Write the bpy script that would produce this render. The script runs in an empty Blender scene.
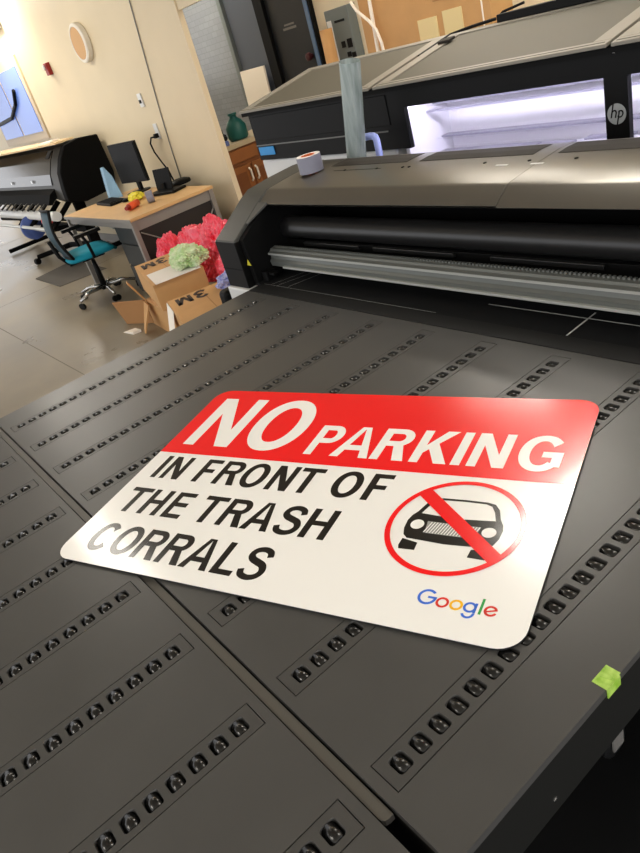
import bpy, bmesh, math, random
from mathutils import Vector, Matrix, noise
random.seed(7)
T = 0.92            # height of the table top above the floor; shapes below are written with z = 0 at the table top
C = bpy.context.scene.collection
PI = math.pi

# ------------------------------------------------------------------ materials
def lin(c):
    return tuple(((v/12.92) if v <= 0.04045 else ((v+0.055)/1.055)**2.4) for v in c)
def mat(name, rgb, rough=0.5, metal=0.0, spec=0.5, coat=0.0, emit=None, estr=0, trans=0, alpha=1, noise_amt=0, noise_scale=20, rough_amt=0, bump=0, ior=1.45, second=None, stretch=None):
    m = bpy.data.materials.new(name); m.use_nodes = True
    nt = m.node_tree; b = nt.nodes['Principled BSDF']
    col = lin([v/255 for v in rgb])
    b.inputs['Base Color'].default_value = (*col, 1)
    b.inputs['Roughness'].default_value = rough
    b.inputs['Metallic'].default_value = metal
    b.inputs['Specular IOR Level'].default_value = spec
    b.inputs['Coat Weight'].default_value = coat
    b.inputs['Coat Roughness'].default_value = 0.08
    b.inputs['IOR'].default_value = ior
    if trans: b.inputs['Transmission Weight'].default_value = trans
    if alpha < 1: b.inputs['Alpha'].default_value = alpha
    if emit:
        b.inputs['Emission Color'].default_value = (*lin([v/255 for v in emit]), 1)
        b.inputs['Emission Strength'].default_value = estr
    if noise_amt or rough_amt or bump:
        tc = nt.nodes.new('ShaderNodeTexCoord')
        nz = nt.nodes.new('ShaderNodeTexNoise'); nz.inputs['Scale'].default_value = noise_scale
        nz.inputs['Detail'].default_value = 5
        if stretch:
            mp = nt.nodes.new('ShaderNodeMapping'); mp.inputs['Scale'].default_value = stretch
            nt.links.new(tc.outputs['Object'], mp.inputs['Vector']); nt.links.new(mp.outputs['Vector'], nz.inputs['Vector'])
        else: nt.links.new(tc.outputs['Object'], nz.inputs['Vector'])
        if noise_amt:
            r = nt.nodes.new('ShaderNodeValToRGB')
            c2 = lin([v/255 for v in second]) if second else tuple(v*(1-noise_amt) for v in col)
            c3 = col if second else tuple(min(1, v*(1+noise_amt)) for v in col)
            r.color_ramp.elements[0].position = 0.3; r.color_ramp.elements[0].color = (*c2, 1)
            r.color_ramp.elements[1].position = 0.7; r.color_ramp.elements[1].color = (*c3, 1)
            nt.links.new(nz.outputs['Fac'], r.inputs['Fac']); nt.links.new(r.outputs['Color'], b.inputs['Base Color'])
        if rough_amt:
            mr = nt.nodes.new('ShaderNodeMapRange')
            mr.inputs['To Min'].default_value = rough-rough_amt; mr.inputs['To Max'].default_value = rough+rough_amt
            nt.links.new(nz.outputs['Fac'], mr.inputs['Value']); nt.links.new(mr.outputs['Result'], b.inputs['Roughness'])
        if bump:
            bp = nt.nodes.new('ShaderNodeBump'); bp.inputs['Strength'].default_value = bump; bp.inputs['Distance'].default_value = 0.002
            nt.links.new(nz.outputs['Fac'], bp.inputs['Height']); nt.links.new(bp.outputs['Normal'], b.inputs['Normal'])
    return m

M = {}
M['table'] = mat('table_paint', (73, 72, 70), 0.35, spec=0.4, noise_amt=0.05, noise_scale=9, rough_amt=0.05)
M['strip'] = mat('strip_plastic', (68, 67, 65), 0.4, spec=0.45)
M['flange'] = mat('flange_paint', (84, 81, 75), 0.45)
M['black'] = mat('black_plastic', (10, 10, 10), 0.5, spec=0.18)
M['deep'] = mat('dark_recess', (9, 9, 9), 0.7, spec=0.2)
M['roller'] = mat('roller_rubber', (12, 12, 12), 0.24, spec=0.7)
M['skirt'] = mat('skirt_paint', (22, 22, 20), 0.6, spec=0.25)
M['white_sign'] = mat('sign_white', (250, 249, 245), 0.19, spec=0.5, coat=0.38)
M['red_sign'] = mat('sign_red', (250, 14, 22), 0.19, spec=0.5, coat=0.38)
M['black_sign'] = mat('sign_black', (16, 15, 15), 0.19, spec=0.5, coat=0.38)
M['sign_edge'] = mat('sign_core', (30, 30, 30), 0.5)
M['grille'] = mat('sign_grey', (150, 150, 148), 0.2, coat=0.5)
M['g_blue'] = mat('logo_blue', (66, 118, 226), 0.2, coat=0.5)
M['g_red'] = mat('logo_red', (222, 56, 46), 0.2, coat=0.5)
M['g_yellow'] = mat('logo_yellow', (246, 186, 30), 0.2, coat=0.5)
M['g_green'] = mat('logo_green', (60, 166, 84), 0.2, coat=0.5)
M['hood'] = mat('hood_grey', (98, 94, 86), 0.29, metal=0.5, spec=0.5, noise_amt=0.04, noise_scale=4)
M['hood_side'] = mat('housing_grey', (66, 66, 62), 0.42)
M['mesh'] = mat('vent_mesh', (46, 42, 37), 0.7, spec=0.2)
M['lid'] = mat('lid_grey', (138, 132, 120), 0.42, spec=0.45)
M['lid_in'] = mat('lid_recess', (92, 88, 76), 0.6, spec=0.3)
M['alu'] = mat('aluminium_beam', (116, 119, 115), 0.42, metal=0.45)
M['alu_light'] = mat('aluminium_bright', (190, 192, 186), 0.35, metal=0.4)
M['tube_black'] = mat('black_satin_roller', (30, 30, 30), 0.33, spec=0.6)
M['bed'] = mat('print_bed', (20, 21, 23), 0.6, spec=0.25, noise_amt=0.15, noise_scale=30)
M['plate'] = mat('bed_plate', (30, 30, 30), 0.55, spec=0.25)
M['chalk'] = mat('white_mark', (190, 192, 190), 0.6)
M['white'] = mat('white_plastic', (222, 222, 220), 0.4)
M['label_blue'] = mat('blue_label', (20, 140, 210), 0.35)
M['grey_line'] = mat('grey_trim', (110, 110, 108), 0.4)
M['logo_disc'] = mat('logo_disc_grey', (165, 168, 168), 0.35)
M['uv'] = mat('lit_lamp', (240, 238, 255), 0.5, emit=(240, 236, 255), estr=12)
M['inside'] = mat('print_zone_white', (226, 224, 232), 0.5)
M['rail'] = mat('print_zone_rail', (120, 118, 132), 0.4)
M['glass'] = mat('window_glass', (235, 238, 245), 0.05, trans=1.0, ior=1.1, alpha=0.12)
M['film'] = mat('clear_film', (206, 216, 214), 0.22, trans=0.3, ior=1.2, alpha=0.88, noise_amt=0.4, noise_scale=1, second=(150, 164, 162), stretch=(40, 60, 1.2))
M['hose'] = mat('hose_blue', (176, 190, 255), 0.4)
M['tape_side'] = mat('tape_silver', (132, 132, 146), 0.35)
M['tape_top'] = mat('tape_white', (232, 226, 222), 0.5)
M['tape_core'] = mat('tape_core_orange', (226, 120, 70), 0.7)
M['yellow'] = mat('warning_yellow', (226, 214, 60), 0.5)
M['lime'] = mat('lime_tape', (190, 220, 110), 0.4, noise_amt=0.2, noise_scale=90, second=(130, 180, 40))
M['wall'] = mat('wall_paint', (222, 206, 174), 0.55, noise_amt=0.03, noise_scale=2)
M['wall_back'] = mat('wall_back_paint', (226, 212, 184), 0.6)
M['ceiling'] = mat('ceiling_paint', (200, 192, 176), 0.9)
M['floor'] = mat('polished_concrete', (146, 134, 112), 0.3, spec=0.45, noise_amt=0.6, noise_scale=1.3, second=(118, 109, 92), rough_amt=0.1)
M['joint'] = mat('floor_joint', (104, 99, 86), 0.7)
M['lamp'] = mat('lamp_diffuser', (255, 250, 240), 0.5, emit=(255, 248, 236), estr=12)
M['lamp_hot'] = mat('lamp_diffuser_bright', (255, 250, 240), 0.5, emit=(255, 248, 236), estr=17)
M['lamp_soft'] = mat('lamp_diffuser_dim', (255, 250, 240), 0.5, emit=(255, 248, 236), estr=4.5)
M['lampframe'] = mat('lamp_frame', (225, 225, 220), 0.5)
M['wood_desk'] = mat('desk_laminate', (212, 172, 118), 0.4, noise_amt=0.06, noise_scale=5)
M['desk_metal'] = mat('desk_metal', (138, 134, 128), 0.45, metal=0.2)
M['desk_dark'] = mat('desk_modesty', (34, 29, 27), 0.6)
M['pedestal'] = mat('pedestal_grey', (20, 22, 20), 0.5)
M['teal'] = mat('teal_fabric', (20, 140, 164), 0.75, spec=0.3)
M['meshback'] = mat('chair_mesh', (44, 72, 84), 0.6)
M['chrome'] = mat('chrome', (190, 190, 188), 0.2, metal=0.9)
M['paleblue'] = mat('pale_blue_sheet', (134, 170, 196), 0.6)
M['screen'] = mat('screen_black', (8, 8, 9), 0.5, spec=0.2)
M['card'] = mat('cardboard', (198, 152, 98), 0.75, noise_amt=0.06, noise_scale=6)
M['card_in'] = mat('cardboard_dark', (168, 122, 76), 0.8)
M['ink'] = mat('print_ink', (60, 46, 38), 0.7)
M['red_film'] = mat('red_film', (232, 34, 60), 0.3, spec=0.6, noise_amt=0.4, noise_scale=9, second=(240, 96, 118))
M['green_film'] = mat('green_white_film', (228, 232, 206), 0.35, noise_amt=0.5, noise_scale=14, second=(172, 212, 136))
M['blue_film'] = mat('blue_label_film', (90, 110, 190), 0.4, noise_amt=0.5, noise_scale=30, second=(190, 190, 220))
M['plot'] = mat('plotter_grey', (48, 46, 41), 0.45, spec=0.3)
M['plot_side'] = mat('plotter_side', (8, 8, 8), 0.7, spec=0.1)
M['smoke'] = mat('smoked_cover', (26, 22, 18), 0.15, spec=0.8)
M['disc_blue'] = mat('flange_blue', (78, 98, 160), 0.5)
M['red'] = mat('red_plastic', (214, 52, 34), 0.45)
M['alarm_red'] = mat('alarm_red', (140, 22, 16), 0.4)
M['board'] = mat('pale_board', (230, 200, 150), 0.6)
M['mat'] = mat('floor_mat', (78, 74, 68), 0.85)
M['brick'] = None
M['steelblue'] = mat('blue_grey_wall', (84, 90, 100), 0.5)
M['door_dark'] = mat('door_dark', (28, 33, 40), 0.4)
M['door_red'] = mat('door_dark_red', (70, 24, 28), 0.5)
M['door_frame'] = mat('door_frame_blue', (92, 118, 150), 0.4)
M['cab'] = mat('cabinet_wood', (146, 90, 46), 0.4, noise_amt=0.12, noise_scale=8)
M['cab_in'] = mat('cabinet_rail', (122, 72, 36), 0.45)
M['counter'] = mat('counter_laminate', (186, 170, 140), 0.4)
M['bottle'] = mat('teal_bag', (22, 90, 86), 0.4)
M['paper'] = mat('white_paper', (250, 242, 228), 0.7)
M['panel_grey'] = mat('panel_grey', (108, 116, 115), 0.45)
M['cream'] = mat('cream_label', (228, 206, 150), 0.6)
M['yellow_thing'] = mat('yellow_tape', (222, 208, 60), 0.5, noise_amt=0.2, noise_scale=40)
M['orange_thing'] = mat('orange_tube', (232, 92, 48), 0.45)
M['pane'] = mat('blue_pane', (96, 118, 176), 0.25, emit=(96, 130, 210), estr=0.2)
M['sash'] = mat('window_sash', (196, 176, 146), 0.5)
M['vent_tan'] = mat('vent_tan', (206, 160, 104), 0.5)
M['vent_rim'] = mat('vent_rim', (232, 226, 212), 0.45)

def brick_mat():
    m = bpy.data.materials.new('painted_brick'); m.use_nodes = True
    nt = m.node_tree; b = nt.nodes['Principled BSDF']
    tc = nt.nodes.new('ShaderNodeTexCoord'); mp = nt.nodes.new('ShaderNodeMapping')
    mp.inputs['Rotation'].default_value = (PI/2, 0, 0)
    br = nt.nodes.new('ShaderNodeTexBrick')
    br.inputs['Color1'].default_value = (*lin((0.60, 0.62, 0.64)), 1); br.inputs['Color2'].default_value = (*lin((0.57, 0.59, 0.61)), 1)
    br.inputs['Mortar'].default_value = (*lin((0.53, 0.55, 0.57)), 1); br.inputs['Scale'].default_value = 4.5
    br.inputs['Mortar Size'].default_value = 0.012
    nt.links.new(tc.outputs['Object'], mp.inputs['Vector']); nt.links.new(mp.outputs['Vector'], br.inputs['Vector'])
    nt.links.new(br.outputs['Color'], b.inputs['Base Color'])
    b.inputs['Roughness'].default_value = 0.22
    return m
M['brick'] = brick_mat()

# ------------------------------------------------------------------ mesh builder
class MB:
    def __init__(s): s.bm = bmesh.new()
    def v(s, p): return s.bm.verts.new((p[0], p[1], p[2]+T))
    def face(s, pts):
        try: return s.bm.faces.new([s.v(p) for p in pts])
        except ValueError: return None
    def hexa(s, P):    # 8 corners: bottom 0-3 ccw, top 4-7
        vs = [s.v(p) for p in P]
        for f in ((3,2,1,0),(4,5,6,7),(0,1,5,4),(1,2,6,5),(2,3,7,6),(3,0,4,7)):
            s.bm.faces.new([vs[i] for i in f])
        return s
    def box(s, x0, x1, y0, y1, z0, z1):
        return s.hexa([(x0,y0,z0),(x1,y0,z0),(x1,y1,z0),(x0,y1,z0),(x0,y0,z1),(x1,y0,z1),(x1,y1,z1),(x0,y1,z1)])
    def obox(s, c, size, rz=0, rx=0, ry=0):
        R = Matrix.Rotation(rz,3,'Z') @ Matrix.Rotation(ry,3,'Y') @ Matrix.Rotation(rx,3,'X')
        h = [v/2 for v in size]; P = []
        for z in (-1,1):
            for x,y in ((-1,-1),(1,-1),(1,1),(-1,1)):
                P.append(Vector(c)+R@Vector((x*h[0],y*h[1],z*h[2])))
        return s.hexa(P)
    def prism(s, prof, a, b, axis='x'):
        # closed 2-D profile swept along an axis; profile in the two other axes
        def P(p, t):
            return {'x': (t,p[0],p[1]), 'y': (p[0],t,p[1]), 'z': (p[0],p[1],t)}[axis]
        n = len(prof); A = [s.v(P(p,a)) for p in prof]; B = [s.v(P(p,b)) for p in prof]
        for i in range(n):
            j = (i+1)%n; s.bm.faces.new((A[i],A[j],B[j],B[i]))
        s.bm.faces.new(list(reversed(A))); s.bm.faces.new(B)
        return s
    def tube(s, pts, r, n=10, caps=True):
        pts = [Vector(p) for p in pts]; rs = r if isinstance(r,(list,tuple)) else [r]*len(pts)
        rings = []; up = None
        for i,p in enumerate(pts):
            d = (pts[min(i+1,len(pts)-1)]-pts[max(i-1,0)]).normalized()
            if up is None:
                up = Vector((0,0,1)) if abs(d.z) < .9 else Vector((1,0,0))
            u = d.cross(up).normalized(); w = u.cross(d).normalized(); up = w
            rings.append([s.v(p+(u*math.cos(2*PI*k/n)+w*math.sin(2*PI*k/n))*rs[i]) for k in range(n)])
        for a,b in zip(rings,rings[1:]):
            for k in range(n): s.bm.faces.new((a[k],a[(k+1)%n],b[(k+1)%n],b[k]))
        if caps: s.bm.faces.new(list(reversed(rings[0]))); s.bm.faces.new(rings[-1])
        return s
    def lathe(s, c, prof, n=24, axis=(0,0,1)):
        # prof: (radius, height) pairs
        ax = Vector(axis).normalized(); u = ax.orthogonal().normalized(); w = ax.cross(u); c = Vector(c); rings = []
        for r,h in prof:
            rings.append([s.v(c+ax*h+(u*math.cos(2*PI*k/n)+w*math.sin(2*PI*k/n))*max(r,1e-4)) for k in range(n)])
        for a,b in zip(rings,rings[1:]):
            for k in range(n): s.bm.faces.new((a[k],a[(k+1)%n],b[(k+1)%n],b[k]))
        s.bm.faces.new(list(reversed(rings[0]))); s.bm.faces.new(rings[-1])
        return s
    def blob(s, c, size, seed=0, amt=0.35, freq=2.2, sub=4, flat=None):
        bm2 = bmesh.new(); bmesh.ops.create_icosphere(bm2, subdivisions=sub, radius=1)
        mp = {}
        for v in bm2.verts:
            p = v.co.copy(); q = p*freq+Vector((seed*3.1,seed*1.7,seed))
            d = 1+amt*noise.noise(q)+amt*0.9*abs(noise.noise(q*2.3))+amt*.5*noise.noise(q*5.1)
            p = Vector((p.x*size[0]*d, p.y*size[1]*d, p.z*size[2]*d))+Vector(c)
            if flat is not None: p.z = max(p.z, flat)
            mp[v] = s.v(p)
        for f in bm2.faces: s.bm.faces.new([mp[v] for v in f.verts])
        bm2.free(); return s
    def build(s, name, m, parent=None, smooth=False, bevel=0, seg=2, origin=None):
        bmesh.ops.recalc_face_normals(s.bm, faces=s.bm.faces)
        o0 = Vector((0,0,0))
        if parent is not None:
            q = parent
            while q is not None: o0 += Vector(q.location); q = q.parent
        loc = Vector((0,0,0))
        if origin is not None: loc = Vector((origin[0],origin[1],origin[2]+T))-o0
        off = o0+loc
        for v in s.bm.verts: v.co -= off
        me = bpy.data.meshes.new(name); s.bm.to_mesh(me); s.bm.free()
        me.materials.append(m)
        if smooth:
            for p in me.polygons: p.use_smooth = len(p.vertices) <= 4
        o = bpy.data.objects.new(name, me); C.objects.link(o); o.location = loc
        if parent is not None: o.parent = parent
        if bevel:
            b = o.modifiers.new('bevel','BEVEL'); b.width = bevel; b.segments = seg; b.limit_method = 'ANGLE'; b.angle_limit = math.radians(35); b.harden_normals = True
            for p in me.polygons: p.use_smooth = True
        return o
def thing(name, label, cat, loc, group=None):
    o = bpy.data.objects.new(name, None); C.objects.link(o); o.empty_display_size = 0.1
    o.location = (loc[0],loc[1],loc[2]+T); o['label'] = label; o['category'] = cat
    if group: o['group'] = group
    return o
def tag(o, label, cat, group=None):
    o['label'] = label; o['category'] = cat
    if group: o['group'] = group
    return o
def struct(o):
    o['kind'] = 'structure'; return o
FL = -T
FM = FL+.0105     # top of the dark sheet that stands in for shade under the machine

# ------------------------------------------------------------------ camera
f_px = 688.1608
Rm = Matrix(((0.606350558662196, 0.7494217989314623, -0.26590593693329534),
             (-0.24830093768910302, 0.4961046095575425, 0.832001719179997),
             (0.7554373861232677, -0.4384600137550619, 0.48689544255944295)))
cam_loc = Vector((2.038280574372661, -0.18235143248967767, 0.7319539139223701+T))
cd = bpy.data.cameras.new('camera'); cam = bpy.data.objects.new('camera', cd); C.objects.link(cam)
cam.matrix_world = Matrix.Translation(cam_loc) @ Rm.transposed().to_4x4()
cd.sensor_fit = 'VERTICAL'; cd.sensor_height = 36; cd.lens = f_px*36/853; cd.clip_start = 0.02; cd.clip_end = 100
bpy.context.scene.camera = cam
def in_view(p):
    c = Rm @ (Vector((p[0],p[1],p[2]+T))-cam_loc)
    if c.z > -0.05: return False
    x = 320+f_px*c.x/-c.z; y = 426.5-f_px*c.y/-c.z
    return -12 < x < 652 and -12 < y < 865

# ------------------------------------------------------------------ roller tables
PITCH = 0.19605; SW = 0.0478; RP = 0.0327; HX, HY, HR = 0.0128, 0.0116, 0.005
X0, X1 = -0.115, 1.7115
def hole_loop(cx, cy, n=4):
    pts = []
    for (sx,sy,a0) in ((1,1,0),(-1,1,PI/2),(-1,-1,PI),(1,-1,3*PI/2)):
        for k in range(n+1):
            a = a0+PI/2*k/n
            pts.append((cx+sx*(HX-HR)+HR*math.cos(a), cy+sy*(HY-HR)+HR*math.sin(a)))
    return pts
def strip_mesh(x, ya, yb, ycs):
    mb = MB(); g = 0.0015; xa, xb = x+g, x+SW-g; ya += g; yb -= g
    cx = (xa+xb)/2; half = RP/2
    lo, hi = min(ycs)-half, max(ycs)+half
    def quad(a,b,c,d): mb.face([(xa if i==0 else xb, y, 0.0) for i,y in ((0,a),(1,a),(1,b),(0,b))])
    if lo > ya: quad(ya, lo, 0, 0)
    if hi < yb: quad(hi, yb, 0, 0)
    for yc in ycs:
        loop = hole_loop(cx, yc); n = len(loop)
        top = [mb.v((p[0],p[1],0.0)) for p in loop]; mid = [mb.v((cx+(p[0]-cx)*.94, yc+(p[1]-yc)*.94, -0.0015)) for p in loop]
        bot = [mb.v((cx+(p[0]-cx)*.94, yc+(p[1]-yc)*.94, -0.014)) for p in loop]
        for i in range(n):
            j = (i+1)%n
            mb.bm.faces.new((top[i],top[j],mid[j],mid[i])); mb.bm.faces.new((mid[i],mid[j],bot[j],bot[i]))
        co = [mb.v((xb,yc+half,0)), mb.v((xa,yc+half,0)), mb.v((xa,yc-half,0)), mb.v((xb,yc-half,0))]
        q = n//4
        for c in range(4):
            for i in range(q-1): mb.bm.faces.new((co[c], top[c*q+i+1], top[c*q+i]))
            mb.bm.faces.new((co[c], co[(c+1)%4], top[((c+1)*q)%n], top[c*q+q-1]))
    # outer rim of the strip
    for a,b in (((xa,ya),(xb,ya)),((xb,ya),(xb,yb)),((xb,yb),(xa,yb)),((xa,yb),(xa,ya))):
        mb.face([(a[0],a[1],0),(b[0],b[1],0),(b[0],b[1],-0.006),(a[0],a[1],-0.006)])
    return mb
def roller_shape(mb, cx, cy):
    r, h, zc = 0.0102, 0.0116, -0.0100
    prof = [(0.003,-h),(r,-h),(r,h),(0.003,h)]
    mb.lathe((cx,cy,zc), prof, n=18, axis=(1,0,0))
_rm = MB(); roller_shape(_rm, 0, 0)
bmesh.ops.recalc_face_normals(_rm.bm, faces=_rm.bm.faces)
for v in _rm.bm.verts: v.co.z -= T
roller_me = bpy.data.meshes.new('roller'); _rm.bm.to_mesh(roller_me); _rm.bm.free(); roller_me.materials.append(M['roller'])
for p in roller_me.polygons: p.use_smooth = abs(p.normal.x) < .3

def table(label, ya, yb, sa, sb, ycs, far):
    t = thing('roller_table', label, 'table', (0.8, (ya+yb)/2, FM))
    mb = MB(); th = -0.012
    xs = [X0]+sum([[k*PITCH, k*PITCH+SW] for k in range(9)], [])+[X1]
    for i in range(0, len(xs), 2): mb.box(xs[i], xs[i+1], ya, yb, th, 0)
    for k in range(9):
        a, b = k*PITCH, k*PITCH+SW
        mb.box(a, b, ya, sa, th, 0); mb.box(a, b, sb, yb, th, 0)
    # merge the slab pieces into one flat plate
    bmesh.ops.remove_doubles(mb.bm, verts=mb.bm.verts, dist=1e-5)
    mb.bm.verts.index_update(); mb.bm.verts.ensure_lookup_table()
    seen = {}
    for f in list(mb.bm.faces): seen.setdefault(tuple(sorted(v.index for v in f.verts)), []).append(f)
    for fs in seen.values():
        if len(fs) > 1:
            for f in fs: mb.bm.faces.remove(f)
    mb.build('table_top', M['table'], t)
    MB().box(X0+.004, X1-.004, ya+.004, yb-.004, -0.03, -0.0145).build('shade_backing', M['deep'], t)  # near-black slab that puts shade below the roller holes and grooves
    mb = MB()
    if far:
        mb.box(X1-.004, X1, ya, yb-.002, -0.104, th); mb.box(X0, X0+.004, ya, yb-.002, -0.104, th)
        mb.box(X0+.004, X1-.004, ya, ya+.004, -0.104, th)
        mb.box(X0+.004, X1-.004, yb-.006, yb-.002, -0.104, -.03)
    else:
        mb.box(X1-.004, X1, ya, yb, -0.104, th); mb.box(X0, X0+.004, ya, yb, -0.104, th)
        mb.box(X0+.004, X1-.004, yb-.004, yb, -0.104, th); mb.box(X0+.004, X1-.004, ya, ya+.004, -0.104, th)
    mb.build('skirt', M['skirt'], t)
    for lx in (X0+.22, X1-.305):
        for ly in (ya+.22, yb-.27):
            MB().box(lx-.025, lx+.025, ly-.025, ly+.025, FM+.1, -.03).build('leg', M['deep'], t)
            w = MB().lathe((lx-.014,ly,FM+.043), [(.012,0),(.04,0),(.042,.004),(.042,.024),(.04,.028),(.012,.028)], 20, (1,0,0)).build('caster', M['tube_black'], t, smooth=True)
            MB().box(lx-.022,lx-.017,ly-.02,ly+.02,FM+.035,FM+.1).box(lx+.017,lx+.022,ly-.02,ly+.02,FM+.035,FM+.1).box(lx-.022,lx+.022,ly-.02,ly+.02,FM+.094,FM+.1).build('fork', M['desk_metal'], w)
    strips = []
    spots = []
    for k in range(9):
        x = k*PITCH
        s = strip_mesh(x, sa, sb, ycs).build('roller_strip', M['strip'], t, origin=(x+SW/2, sa, 0))
        strips.append(s)
        for y in ycs: spots.append((k, x+SW/2, y))
    vis = [q for q in spots if in_view((q[1],q[2],0))]
    vis.sort(key=lambda q: (Vector((q[1],q[2],T))-cam_loc).length)
    single = vis[:100]; rest = [q for q in spots if q not in set(single)]
    for k,x,y in single:
        r = bpy.data.objects.new('roller', roller_me); C.objects.link(r); r.parent = strips[k]
        r.location = (0, y-sa, 0)
    mb = MB()
    for k,x,y in rest: roller_shape(mb, x, y)
    o = mb.build('roller', M['roller'], t); o['kind'] = 'stuff'
    for p in o.data.polygons: p.use_smooth = abs(p.normal.x) < .3
    return t
ycs_far = [0.0432+RP*i for i in range(27)]
ycs_near = [-0.0631-RP*i for i in range(27)]
far = table('grey roller table carrying the parking sign, running back under the printer hood', 0.0, 0.953, 0.0155, 0.9275, ycs_far, True)
near = table('grey roller table in the left foreground, on the near side of the long gap', -1.0, -0.0206, -0.947, -0.0351, ycs_near, False)
# the flange that bridges the gap, part of the far table
pr = [(X0, -0.0182), (1.618, -0.0182)]+[(1.618+.0076*math.sin(a), -0.0106-.0076*math.cos(a)) for a in (0.5,1.0,1.57)]+[(1.6256,-.0034),(X0,-.0034)]
MB().prism(pr, -0.014, -0.0045, 'z').build('gap_flange', M['flange'], far)
MB().lathe((X1, 0.154, -0.08), [(0.0035,0),(0.0035,.001),(.002,.0016)], 10, (1,0,0)).build('screw', M['chrome'], far)
mb = MB()
mb.obox((1.7030,.280,.0006),(.0185,.030,.0012)); mb.obox((1.7132,.2785,-.0070),(.0016,.026,.0155))
mb.obox((1.7030,.2830,.0015),(.014,.010,.0008),rz=.3)
tp = tag(mb.build('tape_scrap', M['lime'], None), 'lime green scrap of tape folded over the right edge of the table', 'tape')

# ------------------------------------------------------------------ parking sign
SWID, SHEI, TH = 0.9144, 0.6060, 0.004
sa_ = math.radians(22.78); SO = Vector((0.7657, -0.1102))
SU = Vector((math.cos(sa_), math.sin(sa_))); SV = Vector((-SU.y, SU.x))
def lift(u, v):
    return 0.0115*max(0,1-u/SWID)**1.4*max(0,v/SHEI)**1.7
def sp(u, v, z):    # sign metres -> table frame; the far left corner of the sheet curls up a little
    p = SO+SU*u+SV*v
    return (p.x, p.y, 0.0015+z+lift(u, v))
sign = thing('parking_sign', 'red and white no parking sign lying flat across the grey roller table', 'sign', (SO.x+.3, SO.y+.35, 0.0015))
RC = 0.040
def inside_shape(u, v):
    # pulls a point of a rectangular grid in to the rounded outline
    cu = min(max(u, RC), SWID-RC); cv = min(max(v, RC), SHEI-RC)
    du, dv = u-cu, v-cv; m = max(abs(du), abs(dv)); l = math.hypot(du, dv)
    if l < 1e-9 or m < 1e-9: return u, v
    if abs(du) > 1e-9 and abs(dv) > 1e-9: k = m/l; return cu+du*k, cv+dv*k
    return u, v
def axis_pts(a, b, extra, step):
    n = max(1, round((b-a)/step)); return sorted(set([round(a+(b-a)*i/n, 6) for i in range(n+1)]+extra))
us = axis_pts(RC, SWID-RC, [0, SWID]+[RC*(1-t) for t in (.25,.5,.75)]+[SWID-RC*(1-t) for t in (.25,.5,.75)], .03)
VB = 0.346
def sheet(v0, v1, zt, zb, name, m, parent, ins=0):
    vs = sorted(set([v for v in axis_pts(0, SHEI, [VB]+[RC*t for t in (.25,.5,.75,1)]+[SHEI-RC*t for t in (.25,.5,.75,1)], .03) if v0-1e-9 <= v <= v1+1e-9]))
    mb = MB()
    def P(u, v, z):
        a, b = inside_shape(u, v)
        return sp(a, b, z)
    top = [[mb.v(P(u,v,zt)) for u in us] for v in vs]
    for i in range(len(vs)-1):
        for j in range(len(us)-1): mb.bm.faces.new((top[i][j],top[i][j+1],top[i+1][j+1],top[i+1][j]))
    if zb is not None:
        bot = [[mb.v(P(u,v,zb)) for u in us] for v in vs]
        for i in range(len(vs)-1):
            for j in range(len(us)-1): mb.bm.faces.new((bot[i][j],bot[i+1][j],bot[i+1][j+1],bot[i][j+1]))
        for i in range(len(vs)-1):
            for j in (0,-1): mb.bm.faces.new((top[i][j],top[i+1][j],bot[i+1][j],bot[i][j]))
        for j in range(len(us)-1):
            for i in (0,-1): mb.bm.faces.new((top[i][j],top[i][j+1],bot[i][j+1],bot[i][j]))
    o = mb.build(name, m, parent, smooth=False); return o
sheet(0, SHEI, TH-.0008, 0, 'core', M['sign_edge'], sign)
sheet(0, SHEI, TH, TH-.0007, 'face_sheet', M['white_sign'], sign)
sheet(VB, SHEI, TH+.0003, None, 'header_band', M['red_sign'], sign)

# glyphs as polygons in millimetres
def arc(cx, cy, rx, ry, a0, a1, n=20, pw=1.0):
    out = []
    for i in range(n+1):
        a = math.radians(a0+(a1-a0)*i/n); c, s_ = math.cos(a), math.sin(a)
        out.append((cx+rx*math.copysign(abs(c)**pw, c), cy+ry*math.copysign(abs(s_)**pw, s_)))
    return out
def ring(o, i): return [[o[k], o[k+1], i[k+1], i[k]] for k in range(len(o)-1)]
def catmull(P, n=5):
    out = []
    for i in range(len(P)-1):
        p0 = P[max(i-1,0)]; p1 = P[i]; p2 = P[i+1]; p3 = P[min(i+2,len(P)-1)]
        for k in range(n):
            t = k/n
            out.append(tuple(0.5*(2*p1[d]+(-p0[d]+p2[d])*t+(2*p0[d]-5*p1[d]+4*p2[d]-p3[d])*t*t+(-p0[d]+3*p1[d]-3*p2[d]+p3[d])*t**3) for d in (0,1)))
    out.append(P[-1]); return out
def stroke(P, w):
    L_, R_ = [], []
    for i,p in enumerate(P):
        a = P[max(i-1,0)]; b = P[min(i+1,len(P)-1)]; dx, dy = b[0]-a[0], b[1]-a[1]; l = math.hypot(dx,dy) or 1
        ww = w(i/(len(P)-1)) if callable(w) else w
        nx, ny = -dy/l*ww/2, dx/l*ww/2; L_.append((p[0]+nx,p[1]+ny)); R_.append((p[0]-nx,p[1]-ny))
    return ring(L_, R_)
def rect(a,b,c,d): return [(a,b),(c,b),(c,d),(a,d)]
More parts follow.
